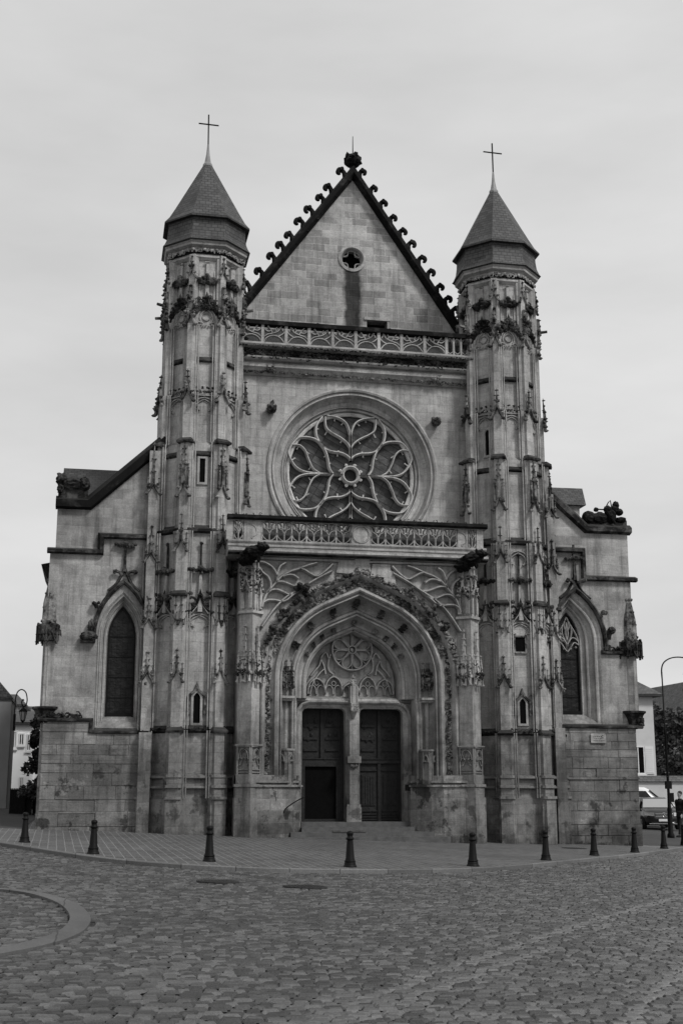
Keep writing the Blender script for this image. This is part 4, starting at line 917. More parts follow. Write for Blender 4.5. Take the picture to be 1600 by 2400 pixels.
# left aisle
xo = -9.30; WL = (-7.09, .42)
OL = gothic(WL[0], .42, 3.40, 6.35, 7.28)
def win_hole(xc, w_, z0, zs, za, el, er, drop):
    o = gothic(xc, w_, z0, zs, za); pathp = [o[0]]+o[:1:-1]+[o[1]]; q = parallel(pathp, 1.0); r = []
    for (x, z), (a, b_) in zip(pathp, q):
        u = (x-(xc-w_))/(2*w_); ex = el*(1-u)+er*u; r.append((x+(a-x)*ex, z+(b_-z)*ex))
    r[0] = (r[0][0], z0-drop); r[-1] = (r[-1][0], z0-drop); return r[::-1]
m = MB()
h1 = win_hole(-7.06, .42, 3.76, 6.15, 7.12, .30, .28, .38)
plate(m, TA, [(-9.35, 3.5), (-5.2, 3.5), (-5.2, 9.25), (-7.85, 9.25), (-7.85, 8.75), (-9.35, 8.75)] if False else [(-9.33, 3.30), (-5.2, 3.30), (-5.2, 9.25), (-7.85, 9.25), (-7.85, 8.75), (-9.33, 8.75)], [h1], -.9, 0)
al = m.build('side_aisle', 'aisle', church)
m = MB(); plate(m, FY(YA+.10), [(-9.18, 8.6), (-5.0, 8.6), (-5.0, 12.9), (-5.9, 12.35), (-8.22, 10.12), (-9.18, 10.12)], [], -.8, 0); m.build('upper_wall', 'aisle', al)
m = MB(); plate(m, FY(YA-.10), [(-9.27, -.5), (-5.0, -.5), (-5.0, 3.27), (-7.90, 3.27), (-7.90, 3.60), (-9.27, 3.60)], [], -.9, 0)
m.build('base_wall', 'mortar', al)
m = MB(); Tb = FY(YA-.10); blocks(m, Tb, -9.28, -6.1, .95, 3.25, .03, .33, 5); blocks(m, Tb, -9.28, -7.92, 3.26, 3.58, .03, .32, 6); blocks(m, Tb, -9.32, -6.1, -.3, .95, .08, .42, 7, (.5, 1.2)); box(m, Tb, -9.3, -6.1, .90, .95, 0, .07); m.build('coursed_blocks', 'block', al)
window(al, TA, -7.06, .42, 3.76, 6.15, 7.12, .30, .28, .34, False, .38)
def ledge(mm, T, pts, o=.16, h=.10):
    sweep(mm, T, pts, [(h, -.05), (h*.2, o), (-h*.7, o), (-h, o*.5), (-h, -.02)])
m = MB(); ledge(m, TA, [(-9.42, 8.76), (-7.82, 8.76), (-7.82, 9.28), (-6.35, 9.28)]); ledge(m, FY(YA-.1), [(-9.36, 3.62), (-7.88, 3.62), (-7.88, 3.28), (-5.2, 3.28)], .10, .06)
frieze(m, FY(YA-.1), [(-9.1, 3.72), (-8.2, 3.72)], .12, -.02, 30, .09)
m.build('weathered_ledge', 'crust', al)
m = MB(); sweep(m, FY(YA+.1), [(-9.24, 10.20), (-8.20, 10.20), (-5.85, 12.42)], [(.34, -.6), (.30, .02), (.16, .20), (-.06, .20), (-.10, .05), (-.12, -.05)]); m.build('coping', 'black', al)
m = MB(); T = FY(YA+.1)                                          # worn beast lying on the coping
lump(m, T, (-8.72, 10.86, .02), (.42, .24, .26), .22, 2.2, 3.); lump(m, T, (-9.10, 11.0, .12), (.17, .20, .20), .35, 2.6, 5.); lump(m, T, (-8.40, 10.88, .1), (.18, .22, .22), .3, 3., 9.); lump(m, T, (-9.12, 10.68, .2), (.10, .14, .16), .4, 3, 2.)
box(m, T, -9.18, -8.28, 10.42, 10.70, -.3, .12); m.build('beast_statue', 'crust', al)
def hood(par, T, xc, w_, zs, za, sides, fz, name='hood_mould'):
    m = MB(); o = gothic(xc, w_, zs-.2, zs, za); pathp = [o[0]]+o[:1:-1]+[o[1]]
    pathp = [p for p in pathp if (p[0] < xc and -1 in sides) or (p[0] > xc and 1 in sides) or abs(p[0]-xc) < .5]
    sweep(m, T, pathp, [(.07, 0), (.07, .10), (.0, .17), (-.06, .12), (-.07, 0)])
    for s in sides:
        sweep(m, T, cr([(xc+s*w_*.55, za-.30), (xc+s*w_*.25, za-.05), (xc, za+.42)], 4)[::s], [(.05, 0), (.02, .12), (-.05, 0)])
    cm = m.build(name, 'crust', par)
    D = MB()
    for s in (-1, 1):
        curl(D, T, xc+s*.07, za+.18, .10, .17, s); knob(D, T, xc+s*.30, za+.27, .12, .09)
    for s in sides:
        i = 4; x, z = gothic(xc, w_, zs, zs, za)[2+3]; knob(D, T, xc+s*(x-xc+.14), z+.14, .10, .13); knob(D, T, xc+s*(x-xc+.03), z+.04, .10, .08)
    tbox(D, T, xc, za+.3, za+1.5, 0, .05, .12, .03, .06)
    cross_finial(D, T, xc, za+.9, fz, .0, .30)
    D.build('finial', 'crust', par)
hood(al, TA, -7.06, .86, 6.15, 7.85, (-1, 1), 9.2)
m = MB(); box(m, TA, -8.30, -7.86, 5.93, 6.02, 0, .2); lump(m, TA, (-8.05, 6.12, .15), (.26, .14, .16), .35, 2.4, 2.); lump(m, TA, (-8.0, 6.42, .1), (.10, .22, .12), .3, 2.4, 2.); m.build('hood_stop', 'crust', al)
# clasping pilaster between the left window and tower
for (x, par, Tz) in ((-6.28, al, TA),):
    m = MB(); box(m, Tz, x-.14, x+.14, 3.3, 12.0, 0, .30)
    for s in (-1, 1): tube(m, Tz, [(x+s*.2, 3.3, .06), (x+s*.2, 9.0, .06)], .035, 6)
    for z in (.0, ): box(m, Tz, x-.18, x+.18, -.5, 3.25, 0, .46)
    m.build('pilaster', 'aisle', par)
    m = MB()
    T = FY(YA-.30)
    for z0, h in ((4.75, .9), (6.4, .9), (8.45, 1.1), (10.6, 1.6)): gablet(m, T, x, z0, 0, .2, .36, .04); spike(m, T, x, z0+.34, z0+h, 0, .04); [spike(m, T, x+s*.17, z0+.1, z0+.5, 0, .024) for s in (-1, 1)]; [knob(m, T, x+s*.14, z0+.30, .05, .05) for s in (-1, 1)]
    m.build('pinnacle', 'carved', par)
# roof behind the left aisle
def slab(mm, pts, th=.12):
    n = (Vector(pts[1])-Vector(pts[0])).cross(Vector(pts[2])-Vector(pts[0])).normalized()*th
    k = len(pts); P = [tuple(Vector(p)) for p in pts]+[tuple(Vector(p)-n) for p in pts]
    mm.add(P, [tuple(range(k)), tuple(range(2*k-1, k-1, -1))]+[(i, i+k, (i+1) % k+k, (i+1) % k) for i in range(k)])
a = at(150, 1097, 2.6); b_ = at(300, 1104, 2.6)
m = MB(); slab(m, [(a[0], .45, 10.2), (-5.2, .45, 10.2), (-5.2, 2.6, a[1]), (a[0], 2.6, a[1])]); slab(m, [(a[0], 2.6, a[1]), (-5.2, 2.6, a[1]), (-5.2, 4.8, 10.2), (a[0], 4.8, 10.2)])
m.build('roof', 'slate_dark', al)
m = MB(); box(m, T0, -9.1, -5.0, -.4, 10.15, -24, -.3); m.build('aisle_body', 'aisle', al)
a = at(97, 1315, 1.2); b_ = at(115, 1350, 1.2); m = MB(); prism(m, FY(1.6), [(a[0]-.02, a[1]-.03), (a[0]+.65, a[1]+.12), (a[0]+.65, a[1]-.65), (a[0]+.22, a[1]-.55)], -3.5, 0); m.build('eaves', 'black', al)
# right aisle
xo = 9.55; m = MB(); h2 = win_hole(7.42, .41, 3.98, 6.35, 7.32, .22, .62, .36)
plate(m, TA, [(6.0, 3.5), (9.56, 3.5), (9.60, 8.42), (7.95, 8.42), (7.95, 9.35), (6.0, 9.35)], [h2], -.9, 0); ar = m.build('side_aisle', 'aisle', church)
m = MB(); plate(m, FY(YA+.10), [(5.8, 8.3), (9.60, 8.3), (9.62, 10.02), (8.15, 10.02), (6.9, 11.15), (5.8, 12.2)], [], -.8, 0); m.build('upper_wall', 'aisle', ar)
m = MB(); plate(m, FY(YA-.10), [(5.8, -.7), (9.46, -.7), (9.46, 3.58), (5.8, 3.58)], [], -.9, 0); m.build('base_wall', 'mortar', ar)
m = MB(); Tb = FY(YA-.10); blocks(m, Tb, 6.6, 9.47, .50, 1.90, .03, .36, 15, (.4, 1.1)); blocks(m, Tb, 6.6, 9.47, 1.97, 3.54, .03, .30, 16); blocks(m, Tb, 6.6, 9.50, -.6, .50, .08, .42, 17, (.5, 1.2)); box(m, Tb, 6.6, 9.49, 1.90, 1.97, 0, .07); m.build('coursed_blocks', 'block', ar)
window(ar, TA, 7.42, .41, 3.98, 6.35, 7.32, .22, .62, .38, True, .36)
m = MB(); ledge(m, TA, [(6.3, 9.38), (7.97, 9.38), (7.97, 8.45), (9.80, 8.45)]); ledge(m, FY(YA-.1), [(5.8, 3.58), (9.70, 3.58)], .12, .07); ledge(m, TA, [(8.45, 6.0), (9.3, 6.0)], .12, .08)
frieze(m, TA, [(8.5, 6.1), (9.2, 6.1)], .1, .05, 16, .08); m.build('weathered_ledge', 'crust', ar)
m = MB(); sweep(m, FY(YA+.1), [(6.75, 11.33), (8.13, 10.10), (9.72, 10.10)], [(.26, -.5), (.22, .02), (.10, .18), (-.05, .18), (-.10, .05), (-.12, -.05)]); box(m, FY(YA+.1), 8.3, 9.62, 10.2, 10.48, -.45, .02); m.build('coping', 'crust', ar)
m = MB(); T = FY(YA+.15); f = lambda px, py: at(px, py, -.6)
def lm(px, py, rx, rz, c=.0, ry=.18, sd=0.): x, z = f(px, py); lump(m, T, (x, z, c), (rx, rz, ry), .2, 2.1, sd)
lm(1383, 1210, .24, .22, 0, .22, 1); lm(1408, 1213, .34, .20, .02, .22, 2); lm(1432, 1208, .2, .28, .05, .2, 3); lm(1442, 1193, .16, .15, .05, .18, 4); lm(1444, 1183, .11, .13, .08, .13, 5); lm(1452, 1200, .13, .12, .1, .14, 6); lm(1425, 1193, .14, .13, .1, .14, 7); lm(1399, 1193, .08, .08, .05, .1, 8); lm(1455, 1218, .20, .10, .1, .15, 9)
x, z = f(1418, 1192); x2, z2 = f(1431, 1172); x3, z3 = f(1434, 1188)
tube(m, T, [(x, z, .1), (x2-.08, z2-.08, .1), (x2, z2, .1), (x2+.02, z2-.15, .1), (x3, z3, .1)], .02, 5); x, z = f(1402, 1193); x2, z2 = f(1420, 1194); tube(m, T, [(x, z, .1), (x2, z2, .1)], .025, 5)
x, z = f(1420, 1200); x2, z2 = f(1440, 1228); tube(m, T, [(x, z, .2), (x2, z2, .2)], [.06, .04], 6)
m.build('beast_statue', 'black', ar)
hood(ar, TA, 7.62, .98, 6.25, 8.05, (-1, 1), 9.2)
x, z = at(1432, 1478, -.7); m = MB(); lump(m, TA, (x, z, .12), (.13, .12, .14), .3, 2.3, 4.); tube(m, TA, [(x-.1, z-.3, .1), (x-.08, z, .12)], .07, 6); m.build('hood_stop', 'crust', ar)
x = 6.78
m = MB(); box(m, TA, x-.14, x+.12, 3.5, 11.2, 0, .25); box(m, TA, x-.18, x+.16, -.7, 3.5, 0, .42)
for s in (-1, 1): tube(m, TA, [(x+s*.2, 3.6, .06), (x+s*.2, 9.2, .06)], .035, 6)
m.build('pilaster', 'aisle', ar); m = MB(); T = FY(YA-.25)
for z0, h in ((4.75, .9), (6.3, .9), (8.5, 1.1), (10.4, 1.4)): gablet(m, T, x, z0, 0, .2, .36, .04); spike(m, T, x, z0+.34, z0+h, 0, .04); [spike(m, T, x+s*.17, z0+.1, z0+.5, 0, .024) for s in (-1, 1)]; [knob(m, T, x+s*.14, z0+.30, .05, .05) for s in (-1, 1)]
m.build('pinnacle', 'carved', ar)
m = MB(); box(m, T0, 5.0, 9.5, -.6, 9.9, -24, -.3); m.build('aisle_body', 'aisle', ar)
a = at(1292, 1143, 3.5); b_ = at(1364, 1145, 3.5); c1 = at(1373, 1184, 2.6); c0 = at(1285, 1180, 2.6)
m = MB(); P = [(a[0]-1.2, 3.5, a[1]), (b_[0], 3.5, b_[1]), (c1[0], 2.6, c1[1]), (c0[0]-1.2, 2.6, c1[1]), (c1[0], 5.2, c1[1]), (c0[0]-1.2, 5.2, c1[1])]
m.add(P, [(0, 3, 2, 1), (1, 2, 4), (0, 1, 4, 5), (3, 5, 4, 2)]); tr_ = m.build('stair_roof', 'slate', ar)
m = MB(); box(m, T0, 5.5, c1[0]-.2, 9.5, c1[1], -5.0, -2.75); m.build('stair_wall', 'aisle', ar)
# corner niches with console, canopy and pinnacle
def niche(cx, cy, zc, zt, an, name):
    s = MB(); T = FA(cx, cy, an, 0)
    Z = lambda x, z, y: (cx+x, cy+y, z)
    lathe(s, Z, [(.14, zc-.55), (.24, zc-.42), (.30, zc-.2), (.36, zc-.08), (.42, zc-.04), (.42, zc+.02), (.36, zc+.03)], 8, math.pi/8+an)
    for _ in range(12): a_ = random.uniform(-2.2, -.8)+an; blob(s, Z, (.29*math.cos(a_), zc-.3+random.uniform(-.12, .12), .29*math.sin(a_)), .07)
    c = s.build('console', 'crust', nb); s = MB()
    lathe(s, Z, [(.34, zt-.28), (.36, zt-.26), (.38, zt+.18), (.33, zt+.24), (.28, zt+.26)], 8, math.pi/8+an)
    for k in range(8):
        Tk = FA(cx, cy, an+k*math.pi/4, .35); gablet(s, Tk, 0, zt-.28, 0, .12, .34, .022); box(s, FA(cx, cy, an+math.pi/8+k*math.pi/4, .37), -.025, .025, zt-.38, zt+.2, 0, .05)
    for _ in range(20): a_ = random.uniform(-3, 0)+an; blob(s, Z, (.35*math.cos(a_), zt+random.uniform(-.2, .28), .35*math.sin(a_)), .06)
    cn = s.build('canopy', 'crust', nb)
    s = MB(); lathe(s, Z, [(.27, zt+.2), (.25, zt+.9), (.10, zt+1.7), (.03, zt+2.15)], 8, math.pi/8+an)
    for k in range(8):
        a_ = math.pi/8+an+k*math.pi/4
        for q in range(4): rr = .26-.045*q; blob(s, Z, (rr*math.cos(a_), zt+.35+.42*q, rr*math.sin(a_)), .055)
    s.build('pinnacle', 'carved', nb)
    s = MB(); lathe(s, Z, [(.20, zc), (.20, zt-.2)], 6, an); s.build('niche_shaft', 'aisle', nb)
nb = al; niche(-9.22, -.42, 3.98, 6.25, -.6, 'niche')
nb = ar; niche(9.50, -.50, 4.06, 6.15, .6, 'niche')
m = MB(); pr_ = [(-9.36, -.2), (-9.0, -.2), (-9.0, .16), (-9.22, .16), (-9.36, .05)]; prism(m, lambda a, c, b: FY(YA)(a, b, c-.1), pr_, -.5, 3.55); m.build('corner_buttress', 'foot', al)
m = MB(); x, z = at(1401, 1731, -.75); TPQ = FY(YA-.15)
plate(m, TPQ, [(x-.26, z-.13), (x-.23, z-.155), (x+.23, z-.155), (x+.26, z-.13), (x+.26, z+.13), (x+.23, z+.155), (x-.23, z+.155), (x-.26, z+.13)], [], 0, .04)
plq = m.build('plaque', stone('plaque_stone', .45, mortar=.1, var=.05), None); tag(plq, 'small pale stone plaque with worn lettering on the right aisle wall', 'plaque')
m = MB(); 
for r, (a0, a1) in enumerate(((-.17, .10), (-.14, .12), (-.18, .16))):
    xx = a0
    while xx < a1: ww = random.uniform(.02, .07); box(m, TPQ, x+xx, x+xx+ww, z+.045-.065*r, z+.06-.065*r, .04, .043); xx += ww+.02
sweep(m, TPQ, [(x+.15+.045*math.cos(t), z+.05+.045*math.sin(t)) for t in (1.2, 2., 2.8, 3.6, 4.4, 5.2)], [(.01, .04), (0, .045), (-.01, .04)])
m.build('lettering', 'crust', plq)
# ---- keep the church three levels deep: thing > part > sub-part
def flatten(root):
    for part in list(root.children):
        def down(o, lvl):
            for c in list(o.children):
                down(c, lvl+1)
                if lvl+1 > 2: c.parent = part
        down(part, 1)
flatten(church); flatten(plq)
# ================================================================== ground
def strip_mesh(mm, xs, ys, zf):
    P = [(x, y, zf(x, y)) for y in ys for x in xs]; n = len(xs)
    mm.add(P, [(j*n+i, j*n+i+1, (j+1)*n+i+1, (j+1)*n+i) for j in range(len(ys)-1) for i in range(n-1)])
def ground_mat(name, v, bw_, bh, msize, joint, rough, bstr, rot=0., var=.25, distort=.05, blotch=.3, fineamt=.25):
    m, n, b = newmat(name, rough, .35)
    co = N(n, 'ShaderNodeTexCoord'); ob = co.outputs['Object']; mp = N(n, 'ShaderNodeMapping', inp={2: (0, 0, rot)}); L(n, ob, mp.inputs[0])
    nn = N(n, 'ShaderNodeTexNoise', inp={'Scale': 2.5, 'Detail': 2.}); L(n, ob, nn.inputs['Vector'])
    vs = N(n, 'ShaderNodeVectorMath', op='SCALE', inp={'Scale': distort}); L(n, nn.outputs[1], vs.inputs[0])
    va = N(n, 'ShaderNodeVectorMath', op='ADD'); L(n, mp.outputs[0], va.inputs[0]); L(n, vs.outputs[0], va.inputs[1])
    br = N(n, 'ShaderNodeTexBrick', inp={'Color1': g(1-var), 'Color2': g(1+var), 'Mortar': g(joint), 'Scale': 1., 'Mortar Size': msize, 'Mortar Smooth': .5, 'Brick Width': bw_, 'Row Height': bh}); L(n, va.outputs[0], br.inputs['Vector'])
    big = noise_fac(n, ob, .35, 5, .25, .75, 1-blotch, 1+blotch); fi = noise_fac(n, ob, 22, 5, .25, .75, 1-fineamt, 1+fineamt, .7)
    vv = mul(n, mul(n, mul(n, br.outputs['Color'], big), fi), v); cc = N(n, 'ShaderNodeCombineColor')
    for i in range(3): L(n, vv, cc.inputs[i])
    L(n, cc.outputs[0], b.inputs['Base Color'])
    bump(n, b, mul(n, fi, mul(n, br.outputs['Fac'], -1.), 'ADD'), bstr, .02)
    return m
M['asphalt'] = ground_mat('asphalt', .045, 50, 50, .0, 1, .85, .3)
M['bedding'] = ground_mat('cobble_bedding', .035, .17, .12, .02, .5, .8, .5)
M['setts'] = ground_mat('forecourt_setts', .078, .24, .19, .014, 2.3, .6, .6, math.pi/2-.03, .25, .04, .25, .3)
M['kerb'] = ground_mat('kerb_granite', .11, 1.0, 50, .012, .4, .7, .3)
xs = [-400, -150, -70, -45, -32, -20, -10, 0, 10, 20, 32, 45, 70, 150, 400]; ys = [-70, -60, -40, -20, 0, 20, 40, 60, 90, 160, 600]
m = MB(); strip_mesh(m, xs, ys, lambda x, y: gz(x, y)-.15); tag(m.build('ground', 'asphalt'), kind='structure')
KP = [(-420, 1915), (-200, 1945), (0, 1975), (110, 1992), (218, 2008), (350, 2021), (500, 2030), (660, 2036), (820, 2038), (965, 2038), (1107, 2035), (1200, 2029), (1280, 2022), (1392, 2011), (1500, 2000), (1600, 1986), (1720, 1966), (1850, 1940)]
kp = cr([gnd(*p) for p in KP], 4)
def kerb_y(x):
    for a, b_ in zip(kp, kp[1:]):
        if a[0] <= x <= b_[0]: return a[1]+(b_[1]-a[1])*(x-a[0])/(b_[0]-a[0])
    return kp[0][1] if x < kp[0][0] else kp[-1][1]
m = MB(); P = []; fs = []
for i, (x, y) in enumerate(kp):
    for q in range(9):
        yy = y+.085+(26-y)*(q/8)**1.5; P.append((x, yy, gz(x, yy)))
    if i: fs += [((i-1)*9+q, i*9+q, i*9+q+1, (i-1)*9+q+1) for q in range(8)]
m.add(P, fs); fc = m.build('forecourt', 'setts'); tag(fc, kind='structure')
m = MB(); P = []; kk = 4; n_ = len(kp)
for i, (x, y) in enumerate(kp):
    a, b_ = kp[max(i-1, 0)], kp[min(i+1, n_-1)]; dx, dy = b_[0]-a[0], b_[1]-a[1]; l = math.hypot(dx, dy); nx, ny = -dy/l, dx/l
    for o, dz in ((0, -.12), (0, -.012), (.015, .003), (.105, .003)): P.append((x+nx*o, y+ny*o, gz(x, y)+dz))
m.add(P, [(i*kk+a, i*kk+a+1, (i+1)*kk+a+1, (i+1)*kk+a) for i in range(n_-1) for a in range(kk-1)][::1]); tag(m.build('kerb', 'kerb'), kind='structure')
RD = lambda x, y: gz(x, y)-.075                                  # level of the cobbled road
m = MB(); strip_mesh(m, np.linspace(-16, 16, 17), np.linspace(-45, -2, 20), lambda x, y: RD(x, y)-.025); tag(m.build('road_bed', 'bedding'), kind='structure')
# island ring
IO = cr([gnd(*p) for p in [(-330, 2062), (-150, 2066), (0, 2073), (60, 2078), (120, 2088), (180, 2108), (211, 2135), (206, 2160), (172, 2182), (100, 2203), (0, 2222), (-150, 2250), (-330, 2275)]], 4)
ni_ = len(IO); II = []
for i in range(ni_):
    a, b_ = IO[max(i-1, 0)], IO[min(i+1, ni_-1)]; dx, dy = b_[0]-a[0], b_[1]-a[1]; l = math.hypot(dx, dy); II.append((IO[i][0]+dy/l*.24, IO[i][1]-dx/l*.24))
m = MB(); n_ = len(IO)
P = [(x, y, RD(x, y)+dz) for (ox, oy), (ix, iy) in zip(IO, II) for x, y, dz in ((ox, oy, -.05), (ox, oy, .022), (ix, iy, .03), (ix, iy, -.05))]
m.add(P, [(i*4+a, i*4+a+1, (i+1)*4+a+1, (i+1)*4+a) for i in range(n_-1) for a in range(3)]); M['island'] = ground_mat('island_granite', .085, .8, 50, .012, .5, .7, .3); tag(m.build('island_kerb', 'island'), kind='structure')
def inside(x, y, poly):
    c = False; j = len(poly)-1
    for i in range(len(poly)):
        if (poly[i][1] > y) != (poly[j][1] > y) and x < (poly[j][0]-poly[i][0])*(y-poly[i][1])/(poly[j][1]-poly[i][1])+poly[i][0]: c = not c
        j = i
    return c
# cobbles, each a small domed block
cm, n, b = newmat('granite_cobble', .5, .35)
ge = N(n, 'ShaderNodeNewGeometry'); co = N(n, 'ShaderNodeTexCoord')
r1 = N(n, 'ShaderNodeMapRange', inp={1: 0., 2: 1., 3: .030, 4: .105}); pw = N(n, 'ShaderNodeMath', op='POWER', inp={1: 1.7}); L(n, ge.outputs['Random Per Island'], pw.inputs[0]); L(n, pw.outputs[0], r1.inputs[0])
ff = noise_fac(n, co.outputs['Object'], 45, 4, .25, .75, .7, 1.35, .7); fb = noise_fac(n, co.outputs['Object'], .5, 4, .25, .75, .8, 1.25)
vv = mul(n, mul(n, r1.outputs[0], ff), fb); cc = N(n, 'ShaderNodeCombineColor')
for i in range(3): L(n, vv, cc.inputs[i])
L(n, cc.outputs[0], b.inputs['Base Color']); bump(n, b, ff, .5, .006)
M['cobble'] = cm
M['cobble_pale'] = plain('pale_gutter_cobble', .085, .5, .5, 0, 20, .3, .4)
rs = np.random.RandomState(3)
lines = [[gnd(*p) for p in l] for l in ([(560, 2440), (660, 2393), (900, 2300), (1250, 2183), (1500, 2112), (1700, 2070)], [(600, 2462), (760, 2385), (1000, 2300), (1280, 2205)], [(1380, 2470), (1440, 2400), (1520, 2320), (1600, 2250), (1700, 2190)])]
def ldist(x, y):
    d = 9
    for l in lines:
        for a, b_ in zip(l, l[1:]):
            ux, uy = b_[0]-a[0], b_[1]-a[1]; t = max(0, min(1, ((x-a[0])*ux+(y-a[1])*uy)/(ux*ux+uy*uy))); d = min(d, math.hypot(x-a[0]-ux*t, y-a[1]-uy*t))
    return d
V = {0: MB(), 1: MB()}; V2 = MB()
rot = R_(-7); cr_, sr_ = math.cos(rot), math.sin(rot); nc = 0
G3 = [(-.5, -.5, 0), (.5, -.5, 0), (.5, .5, 0), (-.5, .5, 0), (-.36, -.33, 1), (.36, -.33, 1), (.36, .33, 1), (-.36, .33, 1)]
GF = [(4, 5, 6, 7), (0, 1, 5, 4), (1, 2, 6, 5), (2, 3, 7, 6), (3, 0, 4, 7)]
def cobble(mm, x, y, lx, ly, h):
    global nc
    nc += 1; t = rs.uniform(-.06, .06); ct, st = math.cos(rot+t), math.sin(rot+t); z0 = RD(x, y)+rs.uniform(-.006, .006); P = []; tx, ty = rs.uniform(-.07, .07, 2)
    for a, b_, c in G3:
        a = a*lx*(1+rs.uniform(-.09, .09)); b_ = b_*ly*(1+rs.uniform(-.09, .09)); P.append((x+a*ct-b_*st, y+a*st+b_*ct, z0-.022+h*c+a*tx+b_*ty))
    mm.add(P, GF)
ISL = IO
v = -46.
while v < 8:
    ly = .105+.012*math.sin(v*9); u = -26.+rs.uniform(0, .15)
    while u < 26:
        lx = rs.uniform(.10, .19); x = (u+lx/2)*cr_-v*sr_; y = (u+lx/2)*sr_+v*cr_
        if -47 < y < kerb_y(x)-.06 and (y < -2 or x < -6):
            px, py = proj(x, y, gz(x, y))
            if -420 < px < 2080 and 1930 < py < 2560 and not (inside(x, y, IO) and not inside(x, y, II)):
                if inside(x, y, II): cobble(V2, x, y, lx*.95, ly*.91, .024)
                elif ldist(x, y) < .07: cobble(V[1], x, y, lx*.95, ly*.92, .025)
                else: cobble(V[0], x, y, lx*.95, ly*.91, .023)
        u += lx
    v += ly
rd = V[0].build('road', 'cobble'); tag(rd, kind='structure')
tag(V[1].build('gutter', 'cobble_pale'), kind='structure'); tag(V2.build('island_paving', 'cobble'), kind='structure')
print('cobbles', nc)
# side street left of the church and the yard to the right
m = MB(); strip_mesh(m, np.linspace(-40, -9.7, 8), np.linspace(-.5, 40, 10), lambda x, y: gz(x, y)+.008); tag(m.build('side_street', 'asphalt'), kind='structure')
m = MB(); strip_mesh(m, np.linspace(9.9, 40, 8), np.linspace(-.2, 40, 10), lambda x, y: gz(x, y)+.008); tag(m.build('side_pavement', 'asphalt'), kind='structure')
# manhole covers
M['cover'] = plain('worn_cast_iron', .022, .6, .3, 0, 8, .4, .3)
def manhole(px, py, r, label, road=True):
    x, y = gnd(px, py); z = (RD(x, y)+.012) if road else gz(x, y)+.006
    e = empty('manhole_cover', (x, y, z), 0, label, 'manhole cover', 'manhole covers'); m = MB()
    lathe(m, lambda a, h, c: (a, c, h-.033*a), [(r, -.03), (r, .006), (r-.04, .008), (r-.045, .0), (.0, .0)], 32); m.build('rim', 'cover', e)
    m = MB()
    for i in range(-5, 6):
        for j in range(-5, 6):
            if math.hypot(i, j)*r/6 < r-.07: box(m, IDT, i*r/6-.02, i*r/6+.02, j*r/6-.02, j*r/6+.02, .001-.033*i*r/6, .006-.033*i*r/6)
    m.build('grip_pattern', 'cover', e)
manhole(510, 2057, .36, 'round iron manhole cover in the cobbles, left of the pair below the doors'); manhole(715, 2069, .36, 'round iron manhole cover in the cobbles straight below the open door')
manhole(1345, 1989, .36, 'iron manhole cover in the forecourt near the right aisle', False)
# bollards
bm_ = empty('bollard', (0, 0, 0)); m = MB()
lathe(m, lambda x, z, y: (x, y, z), [(.135, -.05), (.135, .02), (.12, .035), (.112, .06), (.112, .085), (.095, .10), (.095, .15), (.088, .165), (.062, .50), (.058, .52)], 14); m.build('shaft', 'iron', bm_, True)
m = MB(); lathe(m, lambda x, z, y: (x, y, z), [(.055, .515), (.078, .525), (.082, .545), (.076, .56), (.058, .57), (.056, .61), (.066, .625), (.070, .65), (.058, .675), (.03, .69), (.0, .693)], 14); m.build('cap', 'iron', bm_, True)
m = MB(); lathe(m, lambda x, z, y: (x, y, z), [(.100, .095), (.110, .10), (.110, .125), (.098, .13)], 14); m.build('collar', 'iron', bm_, True)
BL = [(57, 1975, 'leftmost black bollard, by the side street left of the church'), (218, 2002, 'black bollard in front of the left aisle window'), (490, 2020, 'black bollard in front of the left tower'), (820, 2033, 'black bollard in front of the portal steps'),
      (1108, 2031, 'black bollard in front of the right pier of the portal'), (1279, 2017, 'black bollard in front of the right tower'), (1392, 2006, 'black bollard in front of the right aisle, below the plaque'), (1489, 1999, 'black bollard at the right corner of the church'), (1557, 1990, 'black bollard in front of the parked van'), (1603, 1983, 'black bollard cut by the right edge, by the pedestrian')]
for i, (px, py, lab) in enumerate(BL):
    o = bm_ if i == 0 else copy_tree(bm_); x, y = gnd(px, py); y = max(y, kerb_y(x)+.3); o.location = (x, y, gz(x, y)); o.rotation_euler[2] = i*.7
    tag(o, lab, 'bollard', 'black bollards along the forecourt kerb')
